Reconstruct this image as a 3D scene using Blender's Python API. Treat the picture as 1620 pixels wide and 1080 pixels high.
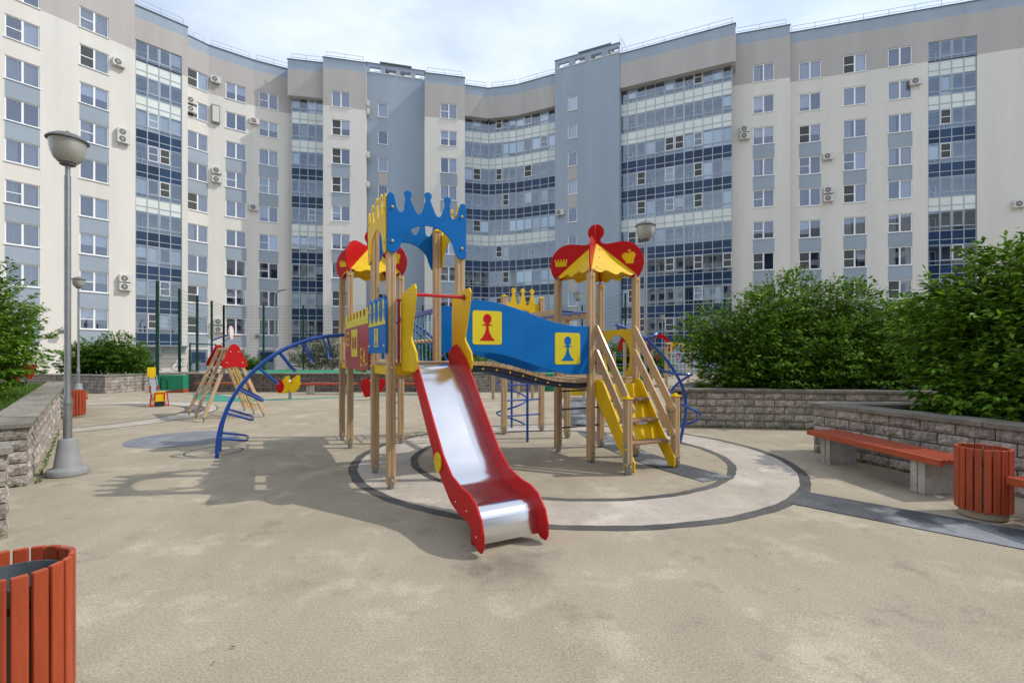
import bpy, bmesh, math, random
from mathutils import Vector, Matrix
R = math.radians
random.seed(11)
S = bpy.context.scene
for o in list(bpy.data.objects): bpy.data.objects.remove(o, do_unlink=True)
C = bpy.context.collection

# ------------------------------------------------------------------ camera
FPX, HY, EYE = 760.0, 560.0, 1.6          # focal length and horizon row in photo pixels, eye height
cd = bpy.data.cameras.new('camera'); cam = bpy.data.objects.new('camera', cd); C.objects.link(cam)
cd.sensor_width = 36; cd.lens = 36 * FPX / 1620; cd.shift_y = 20 / 1620
cd.clip_start = .05; cd.clip_end = 2000
cam.location = (0, 0, EYE); cam.rotation_euler = (R(90), 0, 0)
S.camera = cam
# ------------------------------------------------------------------ sky and sun
SUN_EL, SUN_AZ = 47.0, 4.0                # azimuth measured from +X towards +Y
W = bpy.data.worlds.new('World'); S.world = W; W.use_nodes = True
nt = W.node_tree; nt.nodes.clear()
def wn(t, **k):
    n = nt.nodes.new(t)
    for a, b in k.items(): setattr(n, a, b)
    return n
out = wn('ShaderNodeOutputWorld'); bg = wn('ShaderNodeBackground'); bg.inputs[1].default_value = .15
sky = wn('ShaderNodeTexSky', sky_type='NISHITA', sun_disc=False, sun_elevation=R(SUN_EL), sun_rotation=R(90 - SUN_AZ),
         altitude=0, air_density=1.0, dust_density=.7, ozone_density=1.0)
tc = wn('ShaderNodeTexCoord'); mp = wn('ShaderNodeMapping'); mp.inputs['Scale'].default_value = (1.0, 1.0, 2.6)
mp.inputs['Location'].default_value = (1.7, .4, .9)
no = wn('ShaderNodeTexNoise'); no.inputs['Scale'].default_value = 1.3; no.inputs['Detail'].default_value = 9; no.inputs['Roughness'].default_value = .58
rp = wn('ShaderNodeValToRGB'); rp.color_ramp.elements[0].position = .30; rp.color_ramp.elements[1].position = .58
rp.color_ramp.elements[0].color = (.30, .30, .30, 1); rp.color_ramp.elements[1].color = (.90, .90, .90, 1)
mx = wn('ShaderNodeMix', data_type='RGBA'); mx.inputs[7].default_value = (5.4, 5.9, 6.6, 1)
L = nt.links.new
L(tc.outputs['Generated'], mp.inputs[0]); L(mp.outputs[0], no.inputs[0]); L(no.outputs[0], rp.inputs[0])
L(rp.outputs[0], mx.inputs[0]); L(sky.outputs[0], mx.inputs[6]); L(mx.outputs[2], bg.inputs[0]); L(bg.outputs[0], out.inputs[0])
sl = bpy.data.lights.new('sun', 'SUN'); sl.energy = 2.2; sl.angle = R(.6); sl.color = (1, .95, .87)
sun = bpy.data.objects.new('sun', sl); C.objects.link(sun)
sd = Vector((math.cos(R(SUN_EL)) * math.cos(R(SUN_AZ)), math.cos(R(SUN_EL)) * math.sin(R(SUN_AZ)), math.sin(R(SUN_EL))))
sun.rotation_euler = sd.to_track_quat('Z', 'Y').to_euler(); sun.location = (20, 0, 40)
vs = S.view_settings; vs.view_transform = 'Standard'; vs.look = 'None'; vs.gamma = 1; vs.exposure = 0.44; vs.use_curve_mapping = False

# ------------------------------------------------------------------ helpers
def G(px, py):
    y = FPX * EYE / (py - HY); return Vector(((px - 810) * y / FPX, y, 0))
def PX(px, z): return Vector(((px - 810) * z / FPX, z))
V3 = lambda *a: Vector(a)
EX, EY, EZ = V3(1, 0, 0), V3(0, 1, 0), V3(0, 0, 1)
class MB:
    def __init__(s): s.v = []; s.f = []
    def add(s, vs, fs):
        b = len(s.v); s.v += [tuple(p) for p in vs]; s.f += [tuple(b + i for i in f) for f in fs]; return s
    def box(s, x0, x1, y0, y1, z0, z1):
        return s.add([(x0,y0,z0),(x1,y0,z0),(x1,y1,z0),(x0,y1,z0),(x0,y0,z1),(x1,y0,z1),(x1,y1,z1),(x0,y1,z1)],
                     [(0,3,2,1),(4,5,6,7),(0,1,5,4),(1,2,6,5),(2,3,7,6),(3,0,4,7)])
    def obox(s, c, a, b, d):
        c, a, b, d = map(Vector, (c, a, b, d))
        return s.add([c-a-b-d, c+a-b-d, c+a+b-d, c-a+b-d, c-a-b+d, c+a-b+d, c+a+b+d, c-a+b+d],
                     [(0,3,2,1),(4,5,6,7),(0,1,5,4),(1,2,6,5),(2,3,7,6),(3,0,4,7)])
    def bar(s, p, q, w, t, up=EZ):      # board from p to q, w wide (along up), t thick
        p, q = Vector(p), Vector(q); d = (q - p); m = (p + q) / 2; a = d.normalized()
        side = a.cross(Vector(up)).normalized(); u = side.cross(a).normalized()
        return s.obox(m, d / 2, side * t / 2, u * w / 2)
    def prism(s, pts, o, ex, ey, n, t):
        o, ex, ey, n = map(Vector, (o, ex, ey, n)); k = len(pts)
        a = [o + ex * x + ey * y for x, y in pts]; b = [p + n * t for p in a]
        return s.add(a + b, [tuple(range(k)), tuple(range(2*k-1, k-1, -1))] + [(i, i + k, (i+1) % k + k, (i+1) % k) for i in range(k)])
    def tube(s, pts, r, n=8, closed=False, caps=True):
        pts = [Vector(p) for p in pts]; k = len(pts); rings = []; ref = None
        rr = r if isinstance(r, (list, tuple)) else [r] * k
        for i, p in enumerate(pts):
            if closed: t = pts[(i+1) % k] - pts[i-1]
            else: t = pts[min(i+1, k-1)] - pts[max(i-1, 0)]
            t.normalize()
            if ref is None: ref = EX if abs(t.x) < .8 else EY
            b = t.cross(ref); b = b.normalized() if b.length > 1e-6 else t.orthogonal().normalized()
            ref = b.cross(t).normalized()
            rings.append([p + (b * math.cos(2*math.pi*j/n) + ref * math.sin(2*math.pi*j/n)) * rr[i] for j in range(n)])
        fs = []
        for i in range(k if closed else k - 1):
            a, c = i * n, ((i + 1) % k) * n
            fs += [(a+j, a+(j+1) % n, c+(j+1) % n, c+j) for j in range(n)]
        if caps and not closed: fs += [tuple(range(n-1, -1, -1)), tuple((k-1)*n + j for j in range(n))]
        return s.add([q for g in rings for q in g], fs)
    def lathe(s, prof, n=20, c=(0,0,0), cap=True):
        c = Vector(c); vs = []; fs = []
        for r, z in prof: vs += [c + V3(r*math.cos(2*math.pi*j/n), r*math.sin(2*math.pi*j/n), z) for j in range(n)]
        for i in range(len(prof)-1):
            a, b = i*n, (i+1)*n
            fs += [(a+j, a+(j+1) % n, b+(j+1) % n, b+j) for j in range(n)]
        if cap: fs += [tuple(range(n-1, -1, -1)), tuple((len(prof)-1)*n + j for j in range(n))]
        return s.add(vs, fs)
    def disc(s, c, n, r, t, k=14):      # round plate, axis n
        c, n = Vector(c), Vector(n).normalized(); a = n.orthogonal().normalized(); b = n.cross(a)
        return s.prism([(r*math.cos(2*math.pi*j/k), r*math.sin(2*math.pi*j/k)) for j in range(k)], c, a, b, n, t)
    def mesh(s, name, smooth=False, fix=True, ang=35):
        me = bpy.data.meshes.new(name); me.from_pydata(s.v, [], s.f)
        if fix:
            bm = bmesh.new(); bm.from_mesh(me); bmesh.ops.recalc_face_normals(bm, faces=bm.faces); bm.to_mesh(me); bm.free()
        if smooth:
            me.polygons.foreach_set('use_smooth', [True] * len(me.polygons)); me.set_sharp_from_angle(angle=R(ang))
        return me
    def build(s, name, mat, parent=None, smooth=False, bevel=0, fix=True, ang=35):
        me = s.mesh(name, smooth, fix, ang); me.materials.append(mat)
        o = bpy.data.objects.new(name, me); C.objects.link(o); o.parent = parent
        if bevel:
            m = o.modifiers.new('b', 'BEVEL'); m.width = bevel; m.segments = 2; m.limit_method = 'ANGLE'; m.angle_limit = R(40)
        return o
def inst(name, me, parent, loc=(0,0,0), rz=0, scale=None):
    o = bpy.data.objects.new(name, me); C.objects.link(o); o.parent = parent; o.location = loc; o.rotation_euler = (0, 0, rz)
    if scale: o.scale = scale
    return o
def tag(o, label=None, cat=None, group=None, kind=None):
    if label: o['label'] = label
    if cat: o['category'] = cat
    if group: o['group'] = group
    if kind: o['kind'] = kind
    return o
def thing(name, label, cat, loc=(0,0,0), rz=0, group=None):
    o = bpy.data.objects.new(name, None); C.objects.link(o); o.location = loc; o.rotation_euler = (0, 0, rz); o.empty_display_size = .1
    return tag(o, label, cat, group)
def copy_tree(o, parent=None, loc=None, rz=None, label=None):
    c = o.copy(); C.objects.link(c); c.parent = parent
    if loc is not None: c.location = loc
    if rz is not None: c.rotation_euler = (0, 0, rz)
    if label: c['label'] = label
    for ch in [x for x in C.objects if x.parent == o]: copy_tree(ch, c)
    return c
def arcpts(cx, cy, rx, ry, a0, a1, n): return [(cx + rx*math.cos(R(a0+(a1-a0)*i/n)), cy + ry*math.sin(R(a0+(a1-a0)*i/n))) for i in range(n+1)]
def rrect(x0, x1, y0, y1, r, n=4):
    return arcpts(x1-r, y0+r, r, r, -90, 0, n) + arcpts(x1-r, y1-r, r, r, 0, 90, n) + arcpts(x0+r, y1-r, r, r, 90, 180, n) + arcpts(x0+r, y0+r, r, r, 180, 270, n)

# ------------------------------------------------------------------ materials
MATS = {}
def mat(name, col, rough=.6, var=.12, scale=4., stretch=(1,1,1), bump=0., bscale=60., metal=0., rnd=0., spec=.3, coat=0., world=False, col2=None, fine=0., rvar=0., scuff=0.):
    m = bpy.data.materials.new(name); m.use_nodes = True; t = m.node_tree; N = t.nodes; K = t.links.new
    p = N['Principled BSDF']; p.inputs['Roughness'].default_value = rough; p.inputs['Metallic'].default_value = metal
    p.inputs['Specular IOR Level'].default_value = spec; p.inputs['Coat Weight'].default_value = coat; p.inputs['Coat Roughness'].default_value = .12
    oi = N.new('ShaderNodeObjectInfo')
    if world: src = N.new('ShaderNodeNewGeometry').outputs['Position']
    else:
        src = N.new('ShaderNodeTexCoord').outputs['Object']
        ml = N.new('ShaderNodeMath'); ml.operation = 'MULTIPLY'; ml.inputs[1].default_value = 37.; K(oi.outputs['Random'], ml.inputs[0])
        ad = N.new('ShaderNodeVectorMath'); ad.operation = 'ADD'; K(src, ad.inputs[0]); K(ml.outputs[0], ad.inputs[1]); src = ad.outputs[0]
    mp = N.new('ShaderNodeMapping'); mp.inputs['Scale'].default_value = stretch; K(src, mp.inputs[0])
    no = N.new('ShaderNodeTexNoise'); no.inputs['Scale'].default_value = scale; no.inputs['Detail'].default_value = 7; no.inputs['Roughness'].default_value = .6; K(mp.outputs[0], no.inputs[0])
    rp = N.new('ShaderNodeValToRGB'); rp.color_ramp.elements[0].position = .3; rp.color_ramp.elements[1].position = .7
    lo = [c * (1 - var) for c in col]; hi = list(col2) if col2 else [min(1, c * (1 + var)) for c in col]
    rp.color_ramp.elements[0].color = (*lo, 1); rp.color_ramp.elements[1].color = (*hi, 1); K(no.outputs[0], rp.inputs[0])
    c = rp.outputs[0]
    if fine:
        n2 = N.new('ShaderNodeTexNoise'); n2.inputs['Scale'].default_value = bscale; n2.inputs['Detail'].default_value = 3; K(src, n2.inputs[0])
        mr = N.new('ShaderNodeMapRange'); mr.inputs[1].default_value = .3; mr.inputs[2].default_value = .7; mr.inputs[3].default_value = 1 - fine; mr.inputs[4].default_value = 1 + fine; K(n2.outputs[0], mr.inputs[0])
        hs = N.new('ShaderNodeHueSaturation'); K(c, hs.inputs['Color']); K(mr.outputs[0], hs.inputs['Value']); c = hs.outputs[0]
    if rnd:
        mr = N.new('ShaderNodeMapRange'); mr.inputs[3].default_value = 1 - rnd; mr.inputs[4].default_value = 1 + rnd; K(oi.outputs['Random'], mr.inputs[0])
        hs = N.new('ShaderNodeHueSaturation'); K(c, hs.inputs['Color']); K(mr.outputs[0], hs.inputs['Value']); c = hs.outputs[0]
    if scuff:                                  # worn and dirty marks with ragged edges
        q = N.new('ShaderNodeMapping'); q.inputs['Scale'].default_value = (1, 1, .35); K(src, q.inputs[0])
        n4 = N.new('ShaderNodeTexNoise'); n4.inputs['Scale'].default_value = 9; n4.inputs['Detail'].default_value = 10; n4.inputs['Roughness'].default_value = .72; K(q.outputs[0], n4.inputs[0])
        m4 = N.new('ShaderNodeMapRange'); m4.inputs[1].default_value = .60; m4.inputs[2].default_value = .72; m4.inputs[4].default_value = scuff; K(n4.outputs[0], m4.inputs[0])
        x4 = N.new('ShaderNodeMix'); x4.data_type = 'RGBA'; x4.inputs[7].default_value = (*[.35*v + .10 for v in col], 1); K(m4.outputs[0], x4.inputs[0]); K(c, x4.inputs[6]); c = x4.outputs[2]
    K(c, p.inputs['Base Color'])
    if rvar:
        mr = N.new('ShaderNodeMapRange'); mr.inputs[1].default_value = .35; mr.inputs[2].default_value = .65; mr.inputs[3].default_value = rough - rvar; mr.inputs[4].default_value = rough + rvar
        K(no.outputs[0], mr.inputs[0]); K(mr.outputs[0], p.inputs['Roughness'])
    if bump:
        n3 = N.new('ShaderNodeTexNoise'); n3.inputs['Scale'].default_value = bscale; n3.inputs['Detail'].default_value = 4; K(mp.outputs[0] if stretch != (1,1,1) else src, n3.inputs[0])
        b = N.new('ShaderNodeBump'); b.inputs['Strength'].default_value = bump; b.inputs['Distance'].default_value = .02; K(n3.outputs[0], b.inputs['Height']); K(b.outputs[0], p.inputs['Normal'])
    MATS[name] = m; return m
mat('wood', (.50, .345, .195), .5, .22, 5, (14, 14, .55), bump=.12, bscale=7, rnd=.10, coat=.15)
mat('tread', (.30, .19, .12), .7, .35, 4, (1.2, 12, 12), bump=.3, bscale=12, rnd=.18)
mat('deck', (.42, .29, .17), .7, .3, 4, (12, 1.2, 12), bump=.3, bscale=12, rnd=.15)
mat('lemon', (.66, .56, .02), .45, .06, 3)
mat('yellow', (.74, .48, .006), .44, .10, 3, rnd=.02, coat=.05, scuff=.28, spec=.2, bump=.03, bscale=25, rvar=.1)
mat('red', (.47, .006, .008), .42, .10, 3, rnd=.02, coat=.06, scuff=.25, spec=.2, bump=.03, bscale=25, rvar=.1)
mat('darkred', (.34, .02, .03), .45, .10, 3, coat=.1)
mat('blue', (.0, .135, .44), .5, .08, 3, rnd=.02, coat=.0, scuff=.22, spec=.18, bump=.03, bscale=25, rvar=.08)
mat('bluetube', (.012, .07, .34), .32, .10, 6, coat=.4)
mat('darktube', (.02, .025, .05), .4, .1, 6)
mat('redtube', (.5, .02, .02), .3, .08, 6, coat=.4)
mat('rope', (.13, .34, .55), .8, .15, 20, bump=.4, bscale=90)
mat('galv', (.33, .34, .345), .42, .14, 9, metal=.75, fine=.05)
mat('steel', (.72, .72, .73), .19, .015, 1.2, metal=1., rvar=.03)
mat('bolt', (.62, .50, .24), .35, .1, 5, metal=.3)
mat('concrete', (.40, .38, .34), .85, .22, 5, bump=.5, bscale=40, fine=.1)
mat('lampgrey', (.27, .275, .275), .55, .14, 7, bump=.08, bscale=30)
mat('lampcap', (.12, .12, .12), .4, .2, 7)
mat('black', (.02, .02, .022), .5, .1, 5)
mat('binred', (.36, .062, .022), .42, .16, 5, (6, 6, .8), rnd=.12, coat=.08, bump=.06, bscale=14, scuff=.4)
mat('benchred', (.37, .068, .027), .45, .14, 5, (1, 6, 6), rnd=.09, coat=.05, scuff=.4, bump=.06, bscale=14)
mat('rustbase', (.46, .43, .37), .8, .2, 5, bump=.3, col2=(.34, .2, .08))
mat('liner', (.17, .21, .23), .5, .2, 6, metal=.5)
mat('stone', (.345, .296, .25), .9, .45, 6, bump=.9, bscale=24, rnd=.22, fine=.25, col2=(.46, .41, .36), spec=.15)
def streaks(m, col, sc=(9, 9, 2.2)):       # pale lime runs with a shape of their own
    t = m.node_tree; N = t.nodes; K = t.links.new; p = N['Principled BSDF']; lk = p.inputs['Base Color'].links[0]; src = lk.from_socket
    g = N.new('ShaderNodeNewGeometry'); q = N.new('ShaderNodeMapping'); q.inputs['Scale'].default_value = sc; K(g.outputs['Position'], q.inputs[0])
    n = N.new('ShaderNodeTexNoise'); n.inputs['Scale'].default_value = 1.; n.inputs['Detail'].default_value = 6; n.inputs['Roughness'].default_value = .65; K(q.outputs[0], n.inputs[0])
    r = N.new('ShaderNodeMapRange'); r.inputs[1].default_value = .56; r.inputs[2].default_value = .74; r.inputs[4].default_value = .75; K(n.outputs[0], r.inputs[0])
    mx = N.new('ShaderNodeMix'); mx.data_type = 'RGBA'; mx.inputs[7].default_value = (*col, 1); K(r.outputs[0], mx.inputs[0]); K(src, mx.inputs[6]); K(mx.outputs[2], p.inputs['Base Color'])
streaks(MATS['stone'], (.50, .47, .44))
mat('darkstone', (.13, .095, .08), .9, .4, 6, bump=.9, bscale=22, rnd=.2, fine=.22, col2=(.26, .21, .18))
mat('mortar', (.05, .046, .042), .95, .2, 9, bump=.4)
mat('cap', (.21, .193, .16), .85, .3, 3.2, bump=.4, bscale=50, rnd=.14, fine=.12)
mat('soil', (.06, .045, .03), .95, .4, 6, bump=.8, bscale=20)
mat('cream', (.69, .662, .61), .9, .075, .30, (1.6, 1.6, .16), bump=.15, bscale=9, world=True, fine=.025)
mat('greyplaster', (.455, .425, .405), .9, .08, .30, (1.6, 1.6, .16), bump=.15, bscale=9, world=True, fine=.025)
mat('blueplaster', (.33, .392, .465), .9, .08, .30, (1.6, 1.6, .16), bump=.12, bscale=9, world=True, fine=.02)
mat('bluepanel', (.32, .375, .435), .85, .06, .5, world=True, rnd=.04)
mat('beigepanel', (.46, .44, .42), .85, .06, .5, world=True)
mat('flashing', (.20, .22, .23), .45, .1, 2, metal=.5)
mat('upvc', (.86, .86, .86), .35, .03, 3)
mat('alu', (.38, .43, .47), .4, .08, 3, metal=.35)
mat('spcream', (.70, .74, .70), .3, .05, .6, rnd=.05, world=True)
mat('spdark', (.016, .042, .10), .12, .15, .6, rnd=.3, world=True, spec=.35)
mat('curtain', (.56, .55, .53), .85, .12, 3, (9, 9, .6), rnd=.28)
mat('blind', (.90, .90, .90), .7, .06, 3, rnd=.22)
mat('blindwarm', (.62, .5, .3), .7, .06, 3, rnd=.2)
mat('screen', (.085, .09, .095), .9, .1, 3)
mat('room', (.08, .08, .085), .95, .2, 2)
mat('balcony', (.36, .35, .335), .9, .08, 1, world=True)
mat('acwhite', (.62, .61, .57), .5, .06, 4)
mat('fencegreen', (.006, .048, .032), .45, .15, 5)
mat('courtgreen', (.02, .22, .11), .75, .12, 2, fine=.06)
mat('brickred', (.32, .07, .035), .8, .15, 5)
mat('doorblue', (.17, .22, .27), .5, .08, 3)
mat('white', (.75, .74, .72), .5, .05, 4)
mat('bark', (.12, .085, .055), .9, .3, 10, bump=.6)
mat('debris', (.10, .065, .035), .9, .4, 30)

def glassmat(name, tint, refl, rough=.015, gc=(.66, .76, 1)):
    m = bpy.data.materials.new(name); m.use_nodes = True; t = m.node_tree; N = t.nodes; K = t.links.new; N.clear()
    o = N.new('ShaderNodeOutputMaterial'); tr = N.new('ShaderNodeBsdfTransparent'); tr.inputs[0].default_value = (*tint, 1)
    gl = N.new('ShaderNodeBsdfGlossy'); gl.inputs['Roughness'].default_value = rough; gl.inputs[0].default_value = (*gc, 1)
    lw = N.new('ShaderNodeLayerWeight'); lw.inputs[0].default_value = .35
    geo = N.new('ShaderNodeTexCoord'); oi = N.new('ShaderNodeObjectInfo')
    ad = N.new('ShaderNodeVectorMath'); ad.operation = 'ADD'; K(geo.outputs['Object'], ad.inputs[0]); K(oi.outputs['Random'], ad.inputs[1])
    no = N.new('ShaderNodeTexNoise'); no.inputs['Scale'].default_value = 1.3; no.inputs['Detail'].default_value = 1; K(ad.outputs[0], no.inputs[0])
    b = N.new('ShaderNodeBump'); b.inputs['Strength'].default_value = .03; b.inputs['Distance'].default_value = .03; K(no.outputs[0], b.inputs['Height']); K(b.outputs[0], gl.inputs['Normal'])
    mr = N.new('ShaderNodeMapRange'); mr.inputs[3].default_value = refl; mr.inputs[4].default_value = .9; K(lw.outputs['Fresnel'], mr.inputs[0])
    mx = N.new('ShaderNodeMixShader'); K(mr.outputs[0], mx.inputs[0]); K(tr.outputs[0], mx.inputs[1]); K(gl.outputs[0], mx.inputs[2]); K(mx.outputs[0], o.inputs[0])
    MATS[name] = m; return m
glassmat('glass', (.88, .90, .92), .10, .015, (.80, .86, 1))
glassmat('bayglass', (.90, .94, .96), .08, .015, (.80, .87, 1))
mat('globe', (.34, .34, .30), .25, .2, 3, spec=.5, coat=.3)

def leafmat(name, c1, c2, trans=.18):
    m = bpy.data.materials.new(name); m.use_nodes = True; t = m.node_tree; N = t.nodes; K = t.links.new
    p = N['Principled BSDF']; p.inputs['Roughness'].default_value = .5; p.inputs['Specular IOR Level'].default_value = .12
    g = N.new('ShaderNodeNewGeometry'); rp = N.new('ShaderNodeValToRGB'); rp.color_ramp.elements[0].color = (*c1, 1); rp.color_ramp.elements[1].color = (*c2, 1)
    K(g.outputs['Random Per Island'], rp.inputs[0]); K(rp.outputs[0], p.inputs['Base Color'])
    tl = N.new('ShaderNodeBsdfTranslucent'); hs = N.new('ShaderNodeHueSaturation'); hs.inputs['Value'].default_value = 1.35; hs.inputs['Hue'].default_value = .485
    K(rp.outputs[0], hs.inputs['Color']); K(hs.outputs[0], tl.inputs[0])
    mx = N.new('ShaderNodeMixShader'); mx.inputs[0].default_value = trans; K(p.outputs[0], mx.inputs[1]); K(tl.outputs[0], mx.inputs[2]); K(mx.outputs[0], N['Material Output'].inputs[0])
    MATS[name] = m; return m
leafmat('leaf', (.032, .10, .010), (.19, .345, .03), .22)
leafmat('leafdark', (.03, .09, .012), (.15, .30, .03), .25)
leafmat('leafwhite', (.12, .17, .07), (.62, .60, .48), .2)
leafmat('grass', (.05, .13, .015), (.13, .25, .03), .4)

def groundmat(name, col, dark, patch=.18, grain=.14, rr_=(.42, .72)):
    m = bpy.data.materials.new(name); m.use_nodes = True; t = m.node_tree; N = t.nodes; K = t.links.new
    p = N['Principled BSDF']; p.inputs['Roughness'].default_value = .9; p.inputs['Specular IOR Level'].default_value = .12
    g = N.new('ShaderNodeNewGeometry').outputs['Position']
    def noise(sc, det, ro=.6, st=None):
        n = N.new('ShaderNodeTexNoise'); n.inputs['Scale'].default_value = sc; n.inputs['Detail'].default_value = det; n.inputs['Roughness'].default_value = ro
        if st:
            q = N.new('ShaderNodeMapping'); q.inputs['Scale'].default_value = st; K(g, q.inputs[0]); K(q.outputs[0], n.inputs[0])
        else: K(g, n.inputs[0])
        return n.outputs[0]
    def ramp(src, a, b, c0, c1):
        r = N.new('ShaderNodeMapRange'); r.inputs[1].default_value = a; r.inputs[2].default_value = b; r.inputs[3].default_value = c0; r.inputs[4].default_value = c1; K(src, r.inputs[0]); return r.outputs[0]
    def mul(c, v):
        h = N.new('ShaderNodeHueSaturation'); K(c, h.inputs['Color']); K(v, h.inputs['Value']); return h.outputs[0]
    mx = N.new('ShaderNodeMix'); mx.data_type = 'RGBA'; mx.inputs[6].default_value = (*col, 1); mx.inputs[7].default_value = (*dark, 1)
    K(ramp(noise(.55 if rr_[1] > .7 else 1.3, 8, .62), rr_[0], rr_[1], 0, 1), mx.inputs[0]); c = mx.outputs[2]
    c = mul(c, ramp(noise(2.3, 6, .65, (1, .55, 1)), .3, .7, 1 - patch, 1 + patch))
    c = mul(c, ramp(noise(75, 3), .3, .7, 1 - grain, 1 + grain))
    c = mul(c, ramp(noise(420, 1), .35, .65, 1 - grain, 1 + grain))
    v = N.new('ShaderNodeTexVoronoi'); v.inputs['Scale'].default_value = 1.6; K(g, v.inputs[0])
    n = N.new('ShaderNodeTexVoronoi'); n.inputs['Scale'].default_value = 9; K(g, n.inputs[0])
    c = mul(c, ramp(n.outputs['Distance'], .03, .10, .78, 1))
    st_ = N.new('ShaderNodeMapRange'); st_.inputs[1].default_value = .56; st_.inputs[2].default_value = .64; st_.inputs[3].default_value = 1; st_.inputs[4].default_value = .80; K(noise(1.9, 12, .74), st_.inputs[0]); c = mul(c, st_.outputs[0])
    sp_ = N.new('ShaderNodeMapRange'); sp_.inputs[1].default_value = .38; sp_.inputs[2].default_value = .47; sp_.inputs[3].default_value = 1.22; sp_.inputs[4].default_value = 1; K(noise(1.4, 12, .7), sp_.inputs[0]); c = mul(c, sp_.outputs[0])
    dk_ = N.new('ShaderNodeMapRange'); dk_.inputs[1].default_value = .70; dk_.inputs[2].default_value = .74; dk_.inputs[3].default_value = 1; dk_.inputs[4].default_value = .55; K(noise(34, 4, .6), dk_.inputs[0]); c = mul(c, dk_.outputs[0])
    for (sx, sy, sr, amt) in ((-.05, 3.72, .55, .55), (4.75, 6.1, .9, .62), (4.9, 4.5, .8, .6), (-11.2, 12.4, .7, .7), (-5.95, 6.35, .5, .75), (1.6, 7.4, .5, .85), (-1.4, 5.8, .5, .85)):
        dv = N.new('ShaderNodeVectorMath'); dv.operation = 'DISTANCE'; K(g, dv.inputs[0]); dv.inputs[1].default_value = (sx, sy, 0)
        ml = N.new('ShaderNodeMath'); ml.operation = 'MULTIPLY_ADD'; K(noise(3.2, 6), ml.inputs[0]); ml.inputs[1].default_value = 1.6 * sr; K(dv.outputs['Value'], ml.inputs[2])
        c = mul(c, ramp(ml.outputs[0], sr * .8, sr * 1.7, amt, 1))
    K(c, p.inputs['Base Color'])
    b = N.new('ShaderNodeBump'); b.inputs['Strength'].default_value = .35; b.inputs['Distance'].default_value = .01; K(noise(160, 3), b.inputs['Height']); K(b.outputs[0], p.inputs['Normal'])
    MATS[name] = m; return m
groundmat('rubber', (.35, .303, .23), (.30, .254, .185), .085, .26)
groundmat('rubberwhite', (.44, .395, .34), (.36, .31, .25), .12, .14)
groundmat('rubberdark', (.085, .083, .08), (.135, .13, .12), .2, .15)
groundmat('rubbergrey', (.085, .088, .093), (.21, .218, .23), .22, .12, (.50, .58))
groundmat('rubberblue', (.205, .213, .23), (.175, .18, .195), .1, .1)
groundmat('rubberteal', (.05, .24, .19), (.08, .24, .19), .15, .1)

# ================================================================== SETTING: ground
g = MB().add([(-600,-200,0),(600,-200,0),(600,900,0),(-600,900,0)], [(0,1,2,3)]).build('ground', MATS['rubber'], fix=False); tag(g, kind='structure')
def sheet(name, pts, z, m):
    o = MB().add([(x, y, z) for x, y in pts], [tuple(range(len(pts)))]).build(name, MATS[m], fix=False)
    if o.data.polygons[0].normal.z < 0: o.data.flip_normals()
    return tag(o, kind='structure')
def annulus(name, c, r0, r1, z, m, a0=0, a1=360, n=240):
    vs, fs = [], []
    for i in range(n + 1):
        a = R(a0 + (a1 - a0) * i / n); q0, q1 = (r + (.006*math.sin(a*23+r*9) + .004*math.sin(a*57+r*31) if r > .5 else 0) for r in (r0, r1)); vs += [(c[0]+q0*math.cos(a), c[1]+q0*math.sin(a), z), (c[0]+q1*math.cos(a), c[1]+q1*math.sin(a), z)]
    for i in range(n): fs.append((2*i, 2*i+1, 2*i+3, 2*i+2))
    return tag(MB().add(vs, fs).build(name, MATS[m], fix=False), kind='structure')
def strip(name, pts, w, z, m):
    pts = [Vector(p) for p in pts]; vs, fs = [], []
    for i, p in enumerate(pts):
        t = (pts[min(i+1, len(pts)-1)] - pts[max(i-1, 0)]).normalized(); n = Vector((-t.y, t.x)); ww = w[i] if isinstance(w, list) else w
        a, b = p - n*ww/2, p + n*ww/2; vs += [(a.x, a.y, z), (b.x, b.y, z)]
    for i in range(len(pts)-1): fs.append((2*i, 2*i+2, 2*i+3, 2*i+1))
    o = MB().add(vs, fs).build(name, MATS[m], fix=False)
    if o.data.polygons[0].normal.z < 0: o.data.flip_normals()
    return tag(o, kind='structure')
RC = (.88, 7.65)
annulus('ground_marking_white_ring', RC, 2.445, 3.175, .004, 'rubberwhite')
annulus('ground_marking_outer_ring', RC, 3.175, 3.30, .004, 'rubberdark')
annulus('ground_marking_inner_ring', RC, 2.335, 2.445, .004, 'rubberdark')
strip('ground_marking_path', [(2.62, 6.12), (2.25, 6.85), (2.0, 7.6), (1.75, 8.6), (1.6, 9.9)], .52, .008, 'rubbergrey')
strip('ground_marking_path', [(1.6, 10.75), (1.62, 12.4), (1.9, 14.5), (2.6, 17.5)], [.6, .75, .9, 1.0], .004, 'rubbergrey')
strip('ground_marking_path', [(3.19, 5.36), (4.41, 4.14), (6.2, 2.3)], .62, .008, 'rubbergrey')
annulus('ground_marking_disc', (-6.2, 9.1), 0, .92, .004, 'rubberblue')
annulus('ground_marking_disc', (-4.9, 7.9), .40, .425, .004, 'rubbergrey')
LC = (-12.1, 12.2)
annulus('ground_marking_white_ring', LC, 3.24, 3.92, .004, 'rubberwhite')
annulus('ground_marking_inner_ring', LC, 3.14, 3.24, .004, 'rubberdark')
annulus('ground_marking_outer_ring', LC, 3.92, 3.97, .004, 'rubbergrey')
annulus('ground_marking_arc', LC, 3.24, 3.66, .008, 'rubbergrey', 15, 52)
strip('ground_marking_teal', [G(318, 622).xy, G(332, 628).xy, G(355, 632.5).xy, G(400, 633.5).xy, G(450, 632).xy, G(545, 628).xy], [.5, 1.1, 1.3, .7, .35, .3], .004, 'rubberteal')
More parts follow.
